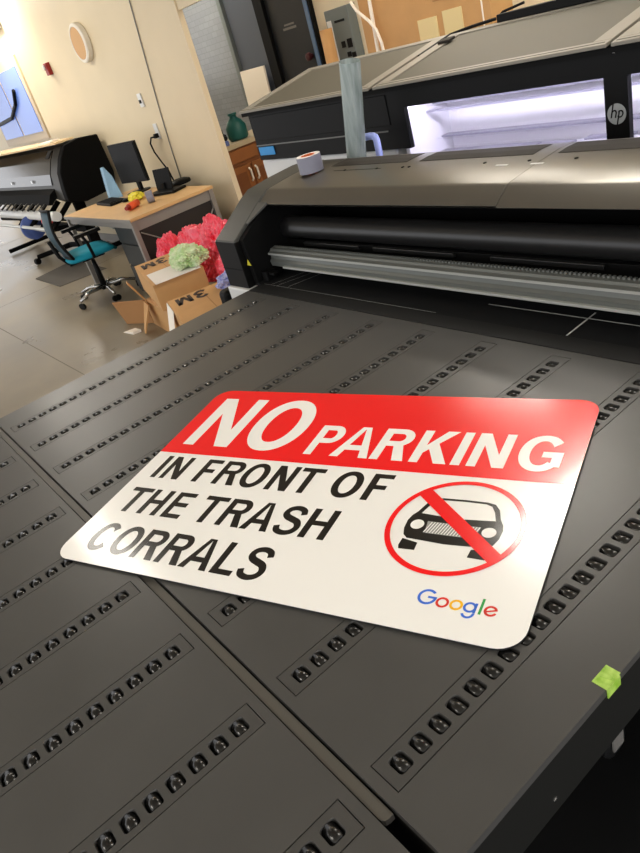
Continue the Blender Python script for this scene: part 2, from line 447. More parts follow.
def glyph(ch, W, H, s, b):
    if ch == 'I': return [rect(0,0,W,H)]
    if ch == 'T': return [rect(0,H-b,W,H), rect(W/2-s/2,0,W/2+s/2,H-b)]
    if ch == 'H': return [rect(0,0,s,H), rect(W-s,0,W,H), rect(s,H/2-b*.42,W-s,H/2+b*.58)]
    if ch == 'F': return [rect(0,0,s,H), rect(s,H-b,W,H), rect(s,H*.42,W*.88,H*.42+b)]
    if ch == 'E': return [rect(0,0,s,H), rect(s,H-b,W,H), rect(s,H*.44,W*.93,H*.44+b), rect(s,0,W*1.02,b)]
    if ch == 'L': return [rect(0,0,s,H), rect(s,0,W,b)]
    if ch == 'N': return [rect(0,0,s*.94,H), rect(W-s*.94,0,W,H), [(0,H),(s*1.12,H),(W,0),(W-s*1.12,0)]]
    if ch == 'A':
        return [[(0,0),(s*1.08,0),(W*.5+s*.08,H),(W*.5-s*.56,H)], [(W,0),(W-s*1.08,0),(W*.5-s*.08,H),(W*.5+s*.56,H)], rect(W*.24,H*.23,W*.76,H*.23+b)]
    if ch == 'K':
        return [rect(0,0,s,H), [(s*.9,H*.27),(s*.9,H*.50),(W-s*1.42,H),(W-s*.1,H)], [(W*.34,H*.46),(W*.34+s*.8,H*.46+s*.95),(W*1.02,0),(W*1.02-s*1.32,0)]]
    if ch in 'PR':
        hb = H*(.60 if ch == 'P' else .56); rx = min(hb/2, W*.42); cy = H-hb/2
        o = [(s,H)]+arc(W-rx,cy,rx,hb/2,90,-90,14)+[(s,H-hb)]
        i = [(s,H-b)]+arc(W-rx,cy,rx-s*.98,hb/2-b,90,-90,14)+[(s,H-hb+b)]
        out = [rect(0,0,s,H)]+ring(o,i)
        if ch == 'R': out += [[(W*.47,H-hb+b*.6),(W*.47+s*1.0,H-hb+b*.9),(W*1.05,0),(W*1.05-s*1.25,0)]]
        return out
    if ch == 'O': return ring(arc(W/2,H/2,W/2,H/2+b*.1,0,360,48,.94), arc(W/2,H/2,W/2-s*1.03,H/2-b*.95,0,360,48,.94))
    if ch == 'C': return ring(arc(W/2,H/2,W*.5,H/2+b*.1,42,320,40,.94), arc(W/2,H/2,W/2-s*1.03,H/2-b*.95,34,328,40,.94))
    if ch == 'G':
        return ring(arc(W/2,H/2,W*.5,H/2+b*.1,38,322,40,.94), arc(W/2,H/2,W/2-s*1.03,H/2-b*.95,30,318,40,.94))+[rect(W*.53,H*.38,W*.98,H*.38+b), rect(W*.98-s*.92,H*.13,W*.98,H*.38+b)]
    if ch == 'S':
        P = [(.86,.72),(.77,.865),(.50,.935),(.22,.875),(.13,.725),(.26,.605),(.52,.535),(.78,.455),(.90,.29),(.78,.125),(.49,.06),(.19,.125),(.09,.28)]
        return stroke(catmull([(x*W,y*H) for x,y in P]), lambda t: b*1.02+(s-b)*1.0*math.exp(-((t-.5)/.16)**2))
    return []
def lay(polys, u0, v0, layer, name, m, parent=sign):
    mb = MB()
    for P in polys:
        q = [sp((u0+x)/1000, (v0+y)/1000, TH+layer) for x,y in P]
        ar = sum(P[i][0]*P[(i+1)%len(P)][1]-P[(i+1)%len(P)][0]*P[i][1] for i in range(len(P)))
        if abs(ar) < 1e-6: continue
        if ar < 0: q.reverse()
        mb.face(q)
    me_o = mb_raw(mb, name, m, parent); return me_o
def mb_raw(mb, name, m, parent):    # keeps the winding as laid out (all faces look up)
    o0 = Vector(parent.location)
    for v in mb.bm.verts: v.co -= o0
    me = bpy.data.meshes.new(name); mb.bm.to_mesh(me); mb.bm.free(); me.materials.append(m)
    o = bpy.data.objects.new(name, me); C.objects.link(o); o.parent = parent
    return o
def word(items, base, H, s, b, layer, name, m):
    out = []
    for ch, x0, x1 in items:
        out += [[(x0+x, y) for x,y in P] for P in glyph(ch, x1-x0, H, s, b)]
    return lay(out, 0, base, layer, name, m)
word([('N',43,172),('O',194,336)], 379, 190, 33, 30, .0006, 'heading_large', M['white_sign'])
word([('P',374,437),('A',436,522),('R',526,594),('K',609,682),('I',691,709),('N',721,789),('G',805,882)], 376, 103.5, 18.5, 16.5, .0006, 'heading_small', M['white_sign'])
word([('I',42,56),('N',68,120),('F',160,202),('R',214,268),('O',276,335),('N',348,399),('T',405,458),('O',490,549),('F',562,604)], 257, 76, 14, 12, .0003, 'text_line', M['black_sign'])
word([('T',34,92),('H',99,151),('E',165,212),('T',240,297),('R',305,359),('A',364,425),('S',433,484),('H',492,545)], 145, 76, 14, 12, .0003, 'text_line', M['black_sign'])
word([('C',52,108),('O',115,174),('R',181,235),('R',244,298),('A',303,367),('L',375,421),('S',428,479)], 33, 76, 14, 12, .0003, 'text_line', M['black_sign'])
# car, prohibition ring
cx, cv = 752, 0
half = [(0,284),(38,283),(52,279.5),(62,267),(70,244),(77,232),(80,220),(79,200),(74,185),(66,178),(0,174)]
ws = [(0,279),(37,278),(48,273.5),(56,260),(63,240),(0,235)]
def strip_between(top, bot): return ring(top, bot)
def mirror(P): return [(-x,y) for x,y in P]
ic = thing  # (keeps the name short below)
polys = []
# body drawn round the windscreen so the white sheet shows through it
out_h = [(0,284),(38,283),(52,279.5),(62,267),(70,244)]; in_h = [(0,279),(37,278),(48,273.5),(56,260),(63,240)]
low = [(0,235),(63,240),(70,244),(77,232),(80,220),(79,200),(74,185),(66,178),(0,174)]
for sgn in (1,-1):
    f_ = lambda P: [(sgn*x,y) for x,y in P]
    polys += ring(f_(out_h), f_(in_h)); polys.append(f_(low))
    polys.append(f_([(44,170),(72,176),(73,160),(70,152),(43,153)]))
lay(polys, cx, 0, .0003, 'car_pictogram', M['black_sign'])
for hx in (-60,60): lay([arc(hx,212,11.5,11.5,0,360,24)[:-1]], cx, 0, .0005, 'headlamp', M['white_sign'])
lay([[(-45,222),(45,222),(41,194),(-41,194)]], cx, 0, .00045, 'grille', M['grille'])
lines = []
for i in range(17):
    x = -40+5*i; lines.append([(x-4,195),(x-2.2,195),(min(x+4.2,44),221),(min(x+2.4,43),221)])
lay(lines, cx, 0, .0006, 'grille_bars', M['white_sign'])
o_ = arc(0,0,113.5,113.5,0,360,90); i_ = arc(0,0,104,104,0,360,90)
sl = math.radians(-40.6); w2 = 12.5; R2 = 107
d = (math.cos(sl), math.sin(sl)); n_ = (-d[1], d[0])
slash = [(-R2*d[0]+w2*n_[0], -R2*d[1]+w2*n_[1]), (-R2*d[0]-w2*n_[0], -R2*d[1]-w2*n_[1]), (R2*d[0]-w2*n_[0], R2*d[1]-w2*n_[1]), (R2*d[0]+w2*n_[0], R2*d[1]+w2*n_[1])]
slash = [(x+4, y+6.5) for x,y in slash]
lay(ring(o_, i_)+[slash], 752, 219.5, .0009, 'prohibition_ring', M['red_sign'])
# small logo, one mesh per coloured letter
def rg(x, y, r, w, a0=0, a1=360, n=32): return ring(arc(x,y,r,r,a0,a1,n), arc(x,y,r-w,r-w,a0,a1,n))
LB = 50
lay(rg(764.5,15,14.6,4.2,42,360)+[rect(765.5,13,778.9,17)], 0, LB, .0003, 'logo_letter', M['g_blue'])
lay(rg(789,9.5,9.8,3.8), 0, LB, .0003, 'logo_letter', M['g_red'])
lay(rg(809.5,9.5,9.8,3.8), 0, LB, .0003, 'logo_letter', M['g_yellow'])
lay(rg(829.5,9.5,9.6,3.7)+[rect(835.5,0,839.1,18.5)]+rg(829.5,-1,9.6,3.7,-165,5), 0, LB, .0003, 'logo_letter', M['g_blue'])
lay([rect(843,0,846.8,29)], 0, LB, .0003, 'logo_letter', M['g_green'])
lay([[(x*math.cos(.35)-y*math.sin(.35)+859, x*math.sin(.35)+y*math.cos(.35)+9.3) for x,y in P] for P in rg(0,0,9.6,3.7,0,318)+[rect(-8,-1.5,9.4,1.6)]], 0, LB, .0003, 'logo_letter', M['g_red'])

# ------------------------------------------------------------------ flatbed printer
pn = thing('flatbed_printer', 'wide grey and black flatbed printer behind the sign with a lit window strip', 'printer', (0.8, 1.6, FM))
XL, XR = -0.305, 1.93; HL, HRR = -0.135, 1.76
prof = [(.99,.006),(.99,.165),(1.145,.264),(1.188,.286),(1.30,.297),(1.41,.303),(1.47,.301),(1.49,.29),(1.49,-.06),(1.02,-.06)]
def housing(a, b, c):
    mb = MB()
    # slanted face narrows upward on its inner side, as the cheek does
    mb.prism(prof, a, b, 'x'); return mb
housing(XL, -0.166, 0).build('end_housing', M['hood_side'], pn, bevel=.006)
housing(1.80, XR, 0).build('end_housing', M['hood_side'], pn, bevel=.006)
# black lower cheek, set a little proud of the grey shell
for a, b in ((XL-.001, -.165), (1.798, XR+.001)):
    MB().prism([(.9885,-.03),(.9885,.162),(1.03,.162),(1.49,.162),(1.49,-.06),(1.02,-.06)], a, b, 'x').build('lower_cheek', M['black'], pn, bevel=.003)
    MB().box(a-.0006, b+.0006, .9873, 1.2, .058, .0605).build('cheek_seam', M['deep'], pn)
MB().hexa([(-.166,1.06,.205),(-.150,1.06,.205),(-.108,1.136,.250),(-.166,1.136,.250),(-.166,1.06,.2088),(-.150,1.06,.2088),(-.108,1.136,.2575),(-.166,1.136,.2575)]).build('corner_gusset', M['hood_side'], pn)
MB().prism([(1.02,-.02),(1.012,.165),(1.15,.25),(1.44,.27),(1.44,-.02)], -.166, -.14, 'x').build('inner_cheek', M['deep'], pn)
MB().prism([(1.02,-.02),(1.012,.165),(1.15,.25),(1.44,.27),(1.44,-.02)], 1.76, 1.80, 'x').build('inner_cheek', M['deep'], pn)
hp = [(1.136,.250),(1.185,.283),(1.20,.287),(1.30,.2965),(1.41,.303),(1.465,.301),(1.485,.292),(1.485,.24),(1.44,.225),(1.16,.236)]
MB().prism(hp, -.166, .90, 'x').build('hood_panel', M['hood'], pn, bevel=.0012, seg=2)
hp2 = [(1.1345,.246),(1.186,.2815),(1.20,.287),(1.30,.2965),(1.41,.303),(1.465,.301),(1.485,.292),(1.485,.24),(1.44,.225),(1.16,.236)]
MB().prism(hp2, .9006, 1.80, 'x').build('hood_panel', M['hood'], pn, bevel=.0012, seg=2)
def zt(y):
    P = hp; 
    for (a,za),(b,zb) in zip(P[1:6],P[2:7]):
        if a <= y <= b: return za+(zb-za)*(y-a)/(b-a)
    return .3
for a, b in ((-.005,.375),(.43,.845),(.92,1.40),(1.45,1.74)):
    MB().prism([(1.372,zt(1.372)-.002),(1.372,zt(1.372)+.0012),(1.41,.3042),(1.455,zt(1.455)+.0012),(1.455,zt(1.455)-.002)], a, b, 'x').build('vent_panel', M['mesh'], pn)
for x, w, m in ((.12,.0,'deep'),(.281,0,'deep'),(.40,0,'deep'),(.428,0,'deep'),(.72,0,'deep'),(.865,0,'deep'),(1.0,0,'deep')):
    MB().lathe((x,1.328,zt(1.328)-.001), [(.005,0),(.005,.003),(.003,.0035)], 10).build('hood_screw', M[m], pn)
MB().box(.06,.30,1.3265,1.3285,zt(1.327)-.001,zt(1.327)+.0008).build('hood_slot', M['deep'], pn)
for a in (.775,.885): MB().box(a,a+.038,1.302,1.309,zt(1.305)-.001,zt(1.305)+.001).build('hood_label', M['white'], pn)
# inside the mouth
MB().box(HL, HRR, 1.40, 1.43, -.02, .225).build('mouth_back', M['deep'], pn)
MB().lathe((-.139,1.214,.140), [(.03,0),(.0395,.002),(.0395,.06),(.0382,.062),(.0382,1.84),(.0395,1.842),(.0395,1.893),(.03,1.895)], 32, (1,0,0)).build('pinch_roller', M['tube_black'], pn, smooth=True)
MB().box(HL, HRR, 1.19, 1.20, .03, .100).build('carriage_cover', M['black'], pn, bevel=.002)
for a, b in ((-.02,.28),(.35,.69),(.82,1.15),(1.28,1.6)):
    MB().box(a, b, 1.178, 1.192, .085, .099).build('cover_handle', M['tube_black'], pn, bevel=.003)
bp_ = [(1.095,.036),(1.092,.055),(1.10,.062),(1.102,.078),(1.094,.082),(1.094,.086),(1.104,.090),(1.108,.096),(1.128,.099),(1.13,.096),(1.13,.036)]
MB().prism(bp_, HL, HRR, 'x').build('aluminium_beam', M['alu'], pn)
MB().box(HL, HRR, 1.0925, 1.0945, .0785, .0850).build('beam_highlight', M['alu_light'], pn)  # lighter strip stands in for the highlight along the ridge
MB().box(-.05, HRR, 1.083, 1.0935, .036, .043).build('beam_lip', M['alu_light'], pn, bevel=.001)
mb = MB(); x = HL+.01
while x < HRR-.01: mb.box(x, x+.006, 1.119, 1.127, .097, .1025); x += .012
mb.build('beam_teeth', M['alu'], pn)
# print bed
MB().box(X0, 1.80, .956, 1.012, -.03, .0005).build('transition_plate', M['plate'], pn, bevel=.001)
MB().box(-.14, 1.76, 1.012, 1.40, -.03, 0).build('print_bed', M['bed'], pn)
mb = MB(); z = .0006
def mark(p, q, w, z=.0007):
    d_ = Vector((q[0]-p[0], q[1]-p[1])).normalized(); n2 = Vector((-d_.y,d_.x))*w/2
    mb.face([(p[0]-n2.x,p[1]-n2.y,z),(q[0]-n2.x,q[1]-n2.y,z),(q[0]+n2.x,q[1]+n2.y,z),(p[0]+n2.x,p[1]+n2.y,z)])
mark((.86,1.103),(1.76,1.103),.0035); mark((1.154,1.014),(1.15,1.135),.0045); mark((1.40,1.02),(1.40,1.08),.003)
mark((-.058,1.02),(-.006,1.16),.0016); mark((-.02,1.02),(.035,1.16),.0016); mark((.043,1.026),(.08,1.15),.002)
mark((-.1,1.018),(.75,1.018),.0012)
mb.build('bed_marks', M['chalk'], pn)
MB().prism([(-.163,.070),(-.139,.070),(-.151,.092)], 1.011, 1.013, 'y').build('warning_triangle', M['yellow'], pn)
MB().box(-.135,-.10,1.04,1.08,.0,.035).box(-.12,-.07,1.05,1.075,.02,.03).build('end_stop', M['black'], pn, bevel=.002)
# chassis below
MB().box(-.306,-.166,1.03,1.47,FM+.08,-.06).build('chassis_side', M['white'], pn, bevel=.01)
MB().box(-.306,-.14,.975,1.03,-.13,-.012).build('foot_bracket', M['white'], pn, bevel=.006)
MB().box(-.372,-.308,.955,1.30,-.34,-.03).build('foot_cover', M['black'], pn, bevel=.02, seg=4)
MB().box(1.80,1.93,1.03,1.47,FM+.08,-.06).build('chassis_side', M['white'], pn, bevel=.01)
MB().box(-.14,1.80,1.2,1.47,FM+.12,-.06).build('chassis_core', M['black'], pn)
MB().box(-.30,2.6,1.49,1.76,-.12,-.02).build('rear_deck', M['black'], pn)
for x in (-.26,1.86):
    MB().lathe((x-.015,1.25,FM+.04), [(.01,0),(.04,0),(.04,.03),(.01,.03)], 18, (1,0,0)).box(x-.02,x+.02,1.22,1.28,FM+.06,FM+.085).build('caster', M['black'], pn)
# rear body
RY = 1.755; BL, BR = -1.05, 2.65; WX = ((.005,.812),(.884,1.70)); WZ0, WZ1 = .16, .392
mb = MB()
mb.box(BL, BR, RY, RY+.02, WZ1, .478); mb.box(BL, WX[0][0], RY, RY+.02, .245, WZ1); mb.box(WX[0][1], WX[1][0], RY, RY+.02, .16, WZ1)
mb.box(WX[1][1], BR, RY, RY+.02, .16, WZ1); mb.box(WX[0][0], BR, RY, RY+.02, .02, .16)
mb.box(BL, BL+.02, RY+.02, 2.25, .245, .478); mb.box(BR-.02, BR, RY+.02, 2.25, .02, .478); mb.box(BL, BR, 2.23, 2.25, .02, .54)
mb.build('body_shell', M['black'], pn)
MB().prism([(1.775,.478),(2.23,.54),(2.23,.478)], BL, BL+.02, 'x').build('body_cheek', M['black'], pn)
mb = MB(); mb.box(BL+.03, -.08, RY-.004, RY+.001, .335, .445); mb.build('service_door', M['black'], pn, bevel=.002)
MB().box(BL, -.10, RY-.004, RY, .312, .317).build('trim_line', M['grey_line'], pn)
MB().box(-1.035,-.905,RY-.006,RY-.001,.268,.307).build('blue_label', M['label_blue'], pn, bevel=.003)
MB().box(BL-.03, -.10, RY+.02, 2.2, FM, .242).build('pedestal', M['white'], pn, bevel=.012)
MB().box(-.10, BR, RY+.02, 2.2, FM, .02).build('base_cabinet', M['black'], pn)
for a, b in WX:
    MB().box(a, b, RY+.006, RY+.010, WZ0, WZ1).build('window_pane', M['glass'], pn)
# printing zone behind the window: white back, rails and a lamp
MB().prism([(2.02,.16),(2.02,.40),(2.03,.40),(2.03,.16)], -.05, 1.80, 'x').build('zone_back', M['inside'], pn)
MB().box(-.05, 1.80, 1.79, 2.02, .12, .165).build('zone_floor', M['inside'], pn)
MB().box(-.05,-.03,1.78,2.02,.16,.45).build('zone_cheek', M['inside'], pn)
MB().box(-.05, 1.80, 1.94, 1.97, .355, .372).box(-.05,1.80,1.90,1.915,.335,.341).build('zone_rail', M['rail'], pn)
MB().box(-.05, 1.80, 1.96, 2.00, .225, .232).build('zone_rail', M['rail'], pn)
MB().box(.0, .45, 1.90, 1.94, .178, .186).box(.64,.80,1.90,1.94,.19,.196).box(.47,.60,1.88,1.92,.172,.19).build('zone_tray', M['rail'], pn)
MB().box(-.02, 1.78, 1.80, 1.84, .405, .415).build('lamp_tube', M['uv'], pn)
MB().lathe((.848, RY, .455), [(.006,0),(.006,.003),(.003,.004)], 12, (0,-1,0)).build('shell_screw', M['chrome'], pn)
# round emblem
disc = MB().lathe((.848, RY-.0005, .293), [(.0285,0),(.0285,.0015),(.0275,.002)], 40, (0,-1,0)).build('round_emblem', M['logo_disc'], pn)
mb = MB(); k = .0011
def lg(P):
    y = RY-.0032
    q = [(.848+(x+.22*yy)*k, y, .293+yy*k) for x,yy in P]; mb.face(q)
for P in [rect(-15,-9,-11,26)]+ring(arc(-7,3,8,8,180,0,12), arc(-7,3,4,4.5,180,0,12))+[rect(-3,-9,1,3), rect(5,-26,9,9)]+ring(arc(11,0,9,9.5,-150,150,24), arc(11,0,5,6,-150,150,24)): lg(P)
mb.build('emblem_letters', M['black'], disc)
# lids
LY0, LY1, LZ0, LZ1 = 1.722, 2.20, .482, .560
def lz(y): return LZ0+(LZ1-LZ0)*(y-LY0)/(LY1-LY0)
def lid(a, b, lip=True):
    mb = MB(); fb, sb, th = .034, .06, .010
    def slab(x0,x1,y0,y1,t,o=0):
        mb.hexa([(x0,y0,lz(y0)-t+o),(x1,y0,lz(y0)-t+o),(x1,y1,lz(y1)-t+o),(x0,y1,lz(y1)-t+o),(x0,y0,lz(y0)+o),(x1,y0,lz(y0)+o),(x1,y1,lz(y1)+o),(x0,y1,lz(y1)+o)])
    slab(a,b,LY0,LY0+fb,th); slab(a,b,LY1-fb,LY1,th); slab(a,a+sb,LY0+fb,LY1-fb,th); slab(b-sb,b,LY0+fb,LY1-fb,th)
    l = mb.build('lid', M['lid'], pn, bevel=.002)
    mb = MB(); slab(a+sb,b-sb,LY0+fb,LY1-fb,.008,-.005); mb.build('lid_recess', M['lid_in'], l)
    mb = MB(); slab(a+.01,b-.01,LY0+.012,LY0+.015,.001,.0012); mb.build('lid_groove', M['lid_in'], l)
lid(-1.075,-.130); lid(-.106,.846); lid(.86,1.80); lid(1.812,2.66)
MB().hexa([(-1.075,1.735,.455),(2.66,1.735,.455),(2.66,2.2,.53),(-1.075,2.2,.53),(-1.075,1.735,.470),(2.66,1.735,.470),(2.66,2.2,.5455),(-1.075,2.2,.5455)]).build('lid_seal', M['deep'], pn)
MB().hexa([(.12,2.19,.556),(1.3,2.12,.556),(1.3,2.16,.556),(.12,2.22,.556),(.12,2.19,.585),(1.3,2.12,.590),(1.3,2.16,.590),(.12,2.22,.585)]).build('rear_bar', M['black'], pn, bevel=.004)
MB().tube([(.16,2.20,.572),(.12,2.20,.575),(.13,2.22,.588),(.22,2.23,.600)], .005, 8).build('bar_bracket', M['black'], pn)
for x in (-.115,):
    MB().tube([(x,2.0,lz(2.0)-.004),(x,2.19,lz(2.19)-.002),(x+.10,2.20,.566),(x+.22,2.205,.572)], .006, 8).build('hinge_arm', M['black'], pn)
    MB().hexa([(x+.03,2.08,lz(2.08)),(x+.09,2.08,lz(2.08)),(x+.09,2.12,lz(2.12)),(x+.03,2.12,lz(2.12)),(x+.03,2.08,lz(2.08)+.01),(x+.09,2.08,lz(2.08)+.01),(x+.09,2.12,lz(2.12)+.01),(x+.03,2.12,lz(2.12)+.01)]).build('hinge_plate', M['mesh'], pn, bevel=.003)
hz = MB().tube([(-.150,1.66,.322),(-.10,1.66,.325),(-.085,1.66,.324),(-.076,1.66,.320),(-.071,1.66,.308),(-.072,1.66,.20),(-.075,1.66,-.02)], .0135, 14)
hz.build('hose', M['hose'], pn, smooth=True)
MB().lathe((-.168,1.66,.317), [(.008,0),(.017,.001),(.017,.014),(.008,.015)], 14, (1,0,0)).build('hose_fitting', M['black'], pn)

# film roll standing in the slot between hood and body
def spiral(): 
    mb = MB(); a, b = Vector((-.205,1.60,-.018)), Vector((-.052,1.60,.595)); n = 40
    ax = (b-a).normalized(); u = Vector((0,1,0)); w = ax.cross(u)
    A, B = [], []
    for i in range(n+14):
        t = 2*PI*i/n; r = .040-.004*i/(n+14); d_ = u*math.cos(t)*r+w*math.sin(t)*r
        A.append(mb.v(a+d_)); B.append(mb.v(b+d_))
    for i in range(len(A)-1): mb.bm.faces.new((A[i],A[i+1],B[i+1],B[i]))
    return mb
fr = spiral().build('film_roll', M['film'], None, smooth=True)
tag(fr, 'upright roll of clear film leaning in the gap behind the printer hood', 'film roll')

# tape roll on the hood
zt0 = zt(1.37)+.001
tr_ = thing('tape_roll', 'roll of silver tape with an orange core on the printer hood', 'tape roll', (-.060,1.325,zt0))
def ring_solid(c, ro, ri, z0, z1, n=36):
    mb = MB(); L4 = []
    for r,z in ((ro,z0),(ro,z1),(ri,z1),(ri,z0)): L4.append([mb.v((c[0]+r*math.cos(2*PI*k/n), c[1]+r*math.sin(2*PI*k/n), z)) for k in range(n)])
    for a in range(4):
        for k in range(n): mb.bm.faces.new((L4[a][k],L4[a][(k+1)%n],L4[(a+1)%4][(k+1)%n],L4[(a+1)%4][k]))
    return mb
ring_solid((-.060,1.325), .044, .026, zt0, zt0+.056).build('tape_winding', M['tape_side'], tr_)
ring_solid((-.060,1.325), .0435, .0262, zt0+.056, zt0+.0566).build('tape_edge', M['tape_top'], tr_)
ring_solid((-.060,1.325), .0262, .0235, zt0, zt0+.057).build('core', M['tape_core'], tr_)

# ------------------------------------------------------------------ room shell
struct(MB().box(-18,5,-4,7.5,FL-.1,FL).build('floor', M['floor']))
mb = MB()
for y in (.9,3.9): mb.box(-18,5,y,y+.008,FL,FL+.0006)
for x in (-10.5,-6.1,-1.7,2.7): mb.box(x,x+.008,-4,7.5,FL,FL+.0006)
struct(mb.build('trim_1', M['joint']))
CH = 2.15
struct(MB().box(-18,5,-4,7.5,CH,CH+.1).build('ceiling', M['ceiling']))
mb = MB()
mb.box(-7.66,-3.485,2.95,2.985,FL,CH); mb.box(-3.485,-1.2,2.95,2.985,1.112,CH)
struct(mb.build('wall_left', M['wall']))
struct(MB().box(-3.88,-3.485,2.935,2.95,FL,CH).build('wall_pilaster', M['wall']))
struct(MB().box(-7.66,-3.885,2.938,2.95,FL,FL+.1).build('baseboard_left', M['desk_metal']))
struct(MB().box(-6.35,-5.17,4.4,4.5,FL,CH).build('wall_brick', M['brick']))
struct(MB().box(-5.17,-4.50,4.4,4.5,FL,CH).build('wall_grey', M['steelblue']))
struct(MB().box(-3.66,5,4.4,4.5,FL,CH).build('wall_back', M['wall_back']))
struct(MB().box(-18,-6.35,4.4,4.5,FL,CH).build('wall_far', M['wall_back']))
struct(MB().box(-5.165,-5.10,4.36,4.40,FL,CH).build('trim_2', M['panel_grey']))
d1 = thing('door_1', 'dark grey door with blue frame in the back wall', 'door', (-4.1,4.4,FL)); d1['kind'] = 'structure'
MB().box(-4.50,-4.36,4.34,4.5,FL,CH).build('door_post', M['black'], d1)
MB().box(-4.36,-3.74,4.38,4.44,FL,CH).build('door_leaf', M['door_dark'], d1)
MB().box(-3.74,-3.69,4.35,4.5,FL,CH).build('door_frame', M['door_frame'], d1)
MB().box(-3.69,-3.66,4.36,4.5,FL,CH).build('door_frame', M['black'], d1)
MB().box(-4.13,-3.97,4.374,4.379,.80,.815).box(-4.16,-3.95,4.374,4.379,.765,.785).build('door_plate', M['grey_line'], d1)
MB().lathe((-3.82,4.38,.50), [(.02,0),(.02,.03),(.035,.032),(.035,.06),(.02,.065)], 16, (0,-1,0)).build('door_knob', M['door_red'], d1)
w1 = thing('window_1', 'blue lit window with pale frame at the far left', 'window', (-13.5,4.35,.4)); w1['kind'] = 'structure'
MB().box(-14.9,-12.05,4.33,4.398,.30,1.72).build('window_frame', M['sash'], w1)
for a,b in ((-14.8,-13.5),(-13.4,-12.2)):
    MB().box(a,b,4.318,4.33,.44,1.56).build('pane', M['pane'], w1)
MB().tube([(-14.7,4.29,.75),(-13.6,4.29,.80),(-13.0,4.29,1.0),(-12.75,4.29,1.22)], .035, 8).build('window_cable', M['black'], w1)

# ceiling lights: some mirrored in sign and table, others added unseen as fill
def light(x, y, sx, sy, label, z=CH, m='lamp'):
    t = thing('ceiling_light', label, 'ceiling light', (x,y,z-.06), 'ceiling lights')
    MB().box(x-sx/2-.03,x+sx/2+.03,y-sy/2-.03,y+sy/2+.03,z-.05,z-.002).build('frame', M['lampframe'], t)
    MB().box(x-sx/2,x+sx/2,y-sy/2,y+sy/2,z-.06,z-.0505).build('diffuser', M[m], t)
light(-.07,2.62,.30,1.1,'ceiling light over the back of the flatbed printer',m='lamp_hot')
light(-2.4,.40,1.3,.22,'ceiling light over the floor left of the roller tables',m='lamp_soft')
light(-5.6,1.2,1.5,.34,'unseen ceiling light added as fill in front of the desk wall')  # extra fixture, added out of view for fill
light(-7.7,2.5,1.3,.4,'unseen ceiling light added over the far left plotter to brighten the wall')  # added out of view for the glow at the wall's left end
light(-12.2,3.85,1.6,.5,'ceiling light near the far left window')
light(-5.3,3.75,.9,.4,'ceiling light in the room beyond the doorway')
light(2.8,2.3,.34,1.2,'unseen ceiling light added as fill right of the flatbed printer')  # another added fill lamp, not a known fixture
light(1.6,-2.2,1.5,.34,'unseen ceiling light added as fill behind the camera side of the tables')  # added fill from behind the view
light(-1.5,3.6,1.2,.3,'unseen ceiling light added as fill by the back wall')  # extra lamp added to light the back

# ------------------------------------------------------------------ things on the desk wall
pv = thing('wall_disc', 'round tan disc with thick white rim high on the cream wall', 'wall decoration', (-5.49,2.95,1.2))
MB().lathe((-5.49,2.949,1.205), [(.170,0),(.178,.01),(.178,.055),(.166,.064),(.148,.066),(.142,.052)], 40, (0,-1,0)).build('rim', M['vent_rim'], pv, smooth=False)
MB().lathe((-5.49,2.898,1.205), [(.144,0),(.144,.012),(.135,.014)], 40, (0,-1,0)).build('face', M['vent_tan'], pv)
al = thing('fire_alarm', 'small red fire alarm with clear strobe on the cream wall', 'fire alarm', (-6.69,2.95,1.1))
MB().box(-6.735,-6.645,2.90,2.949,1.06,1.185).build('alarm_box', M['alarm_red'], al, bevel=.006)
MB().box(-6.73,-6.69,2.88,2.90,1.125,1.17).build('strobe', M['white'], al, bevel=.006)
so = thing('wall_switch', 'small white switch plate on the cream wall above the desk', 'switch', (-4.69,2.95,.57))
MB().box(-4.735,-4.655,2.935,2.949,.52,.64).build('plate', M['white'], so, bevel=.004)
MB().box(-4.71,-4.68,2.925,2.935,.555,.585).build('toggle', M['black'], so)
so = thing('wall_outlet', 'white wall outlet with black plug and cord above the desk', 'outlet', (-4.6,2.95,.27))
MB().box(-4.64,-4.56,2.94,2.949,.22,.36).build('plate', M['white'], so, bevel=.004)
MB().box(-4.62,-4.58,2.90,2.94,.235,.275).build('plug', M['black'], so, bevel=.004)
MB().tube([(-4.6,2.905,.25),(-4.66,2.89,.25),(-4.70,2.88,.20),(-4.68,2.88,.12),(-4.60,2.88,.02),(-4.50,2.87,-.06),(-4.40,2.84,-.16)], .008, 8).build('cord', M['black'], so, smooth=True)
wc = MB().tube([(-4.17,2.942,CH-.001),(-4.219,2.942,1.326),(-4.33,2.942,.75),(-4.39,2.942,.42),(-4.43,2.942,.1),(-4.45,2.942,-.17)], .006, 8).build('wall_cable', M['desk_metal'], None, smooth=True)
tag(wc, 'thin grey cable running down the cream wall to the desk', 'cable')

# ------------------------------------------------------------------ desk
ang = 0.0; DO = Vector((-3.47,1.915)); DU = Vector((-math.cos(ang), -math.sin(ang))); DV = Vector((-.105,.83)).normalized()
DV = Vector((DU.y, -DU.x)) if DU.x*0+1 else DV
if DV.y < 0: DV = -DV
DW, DD, DZ = 1.62, .81, -.17
def dk(u, v, z): p = DO+DU*u+DV*v; return (p.x, p.y, z)
def dbox(mb, u0,u1,v0,v1,z0,z1):
    return mb.hexa([dk(u1,v0,z0),dk(u0,v0,z0),dk(u0,v1,z0),dk(u1,v1,z0),dk(u1,v0,z1),dk(u0,v0,z1),dk(u0,v1,z1),dk(u1,v1,z1)])
dt = thing('office_desk', 'light wood office desk with grey metal legs against the cream wall', 'desk', (DO.x-.8,DO.y+.4,FL))
dbox(MB(),0,DW,0,DD,DZ-.025,DZ).build('desktop', M['wood_desk'], dt, bevel=.003)
dbox(MB(),-.004,DW+.004,-.004,0,DZ-.03,DZ-.004).build('edge_band', M['desk_metal'], dt)
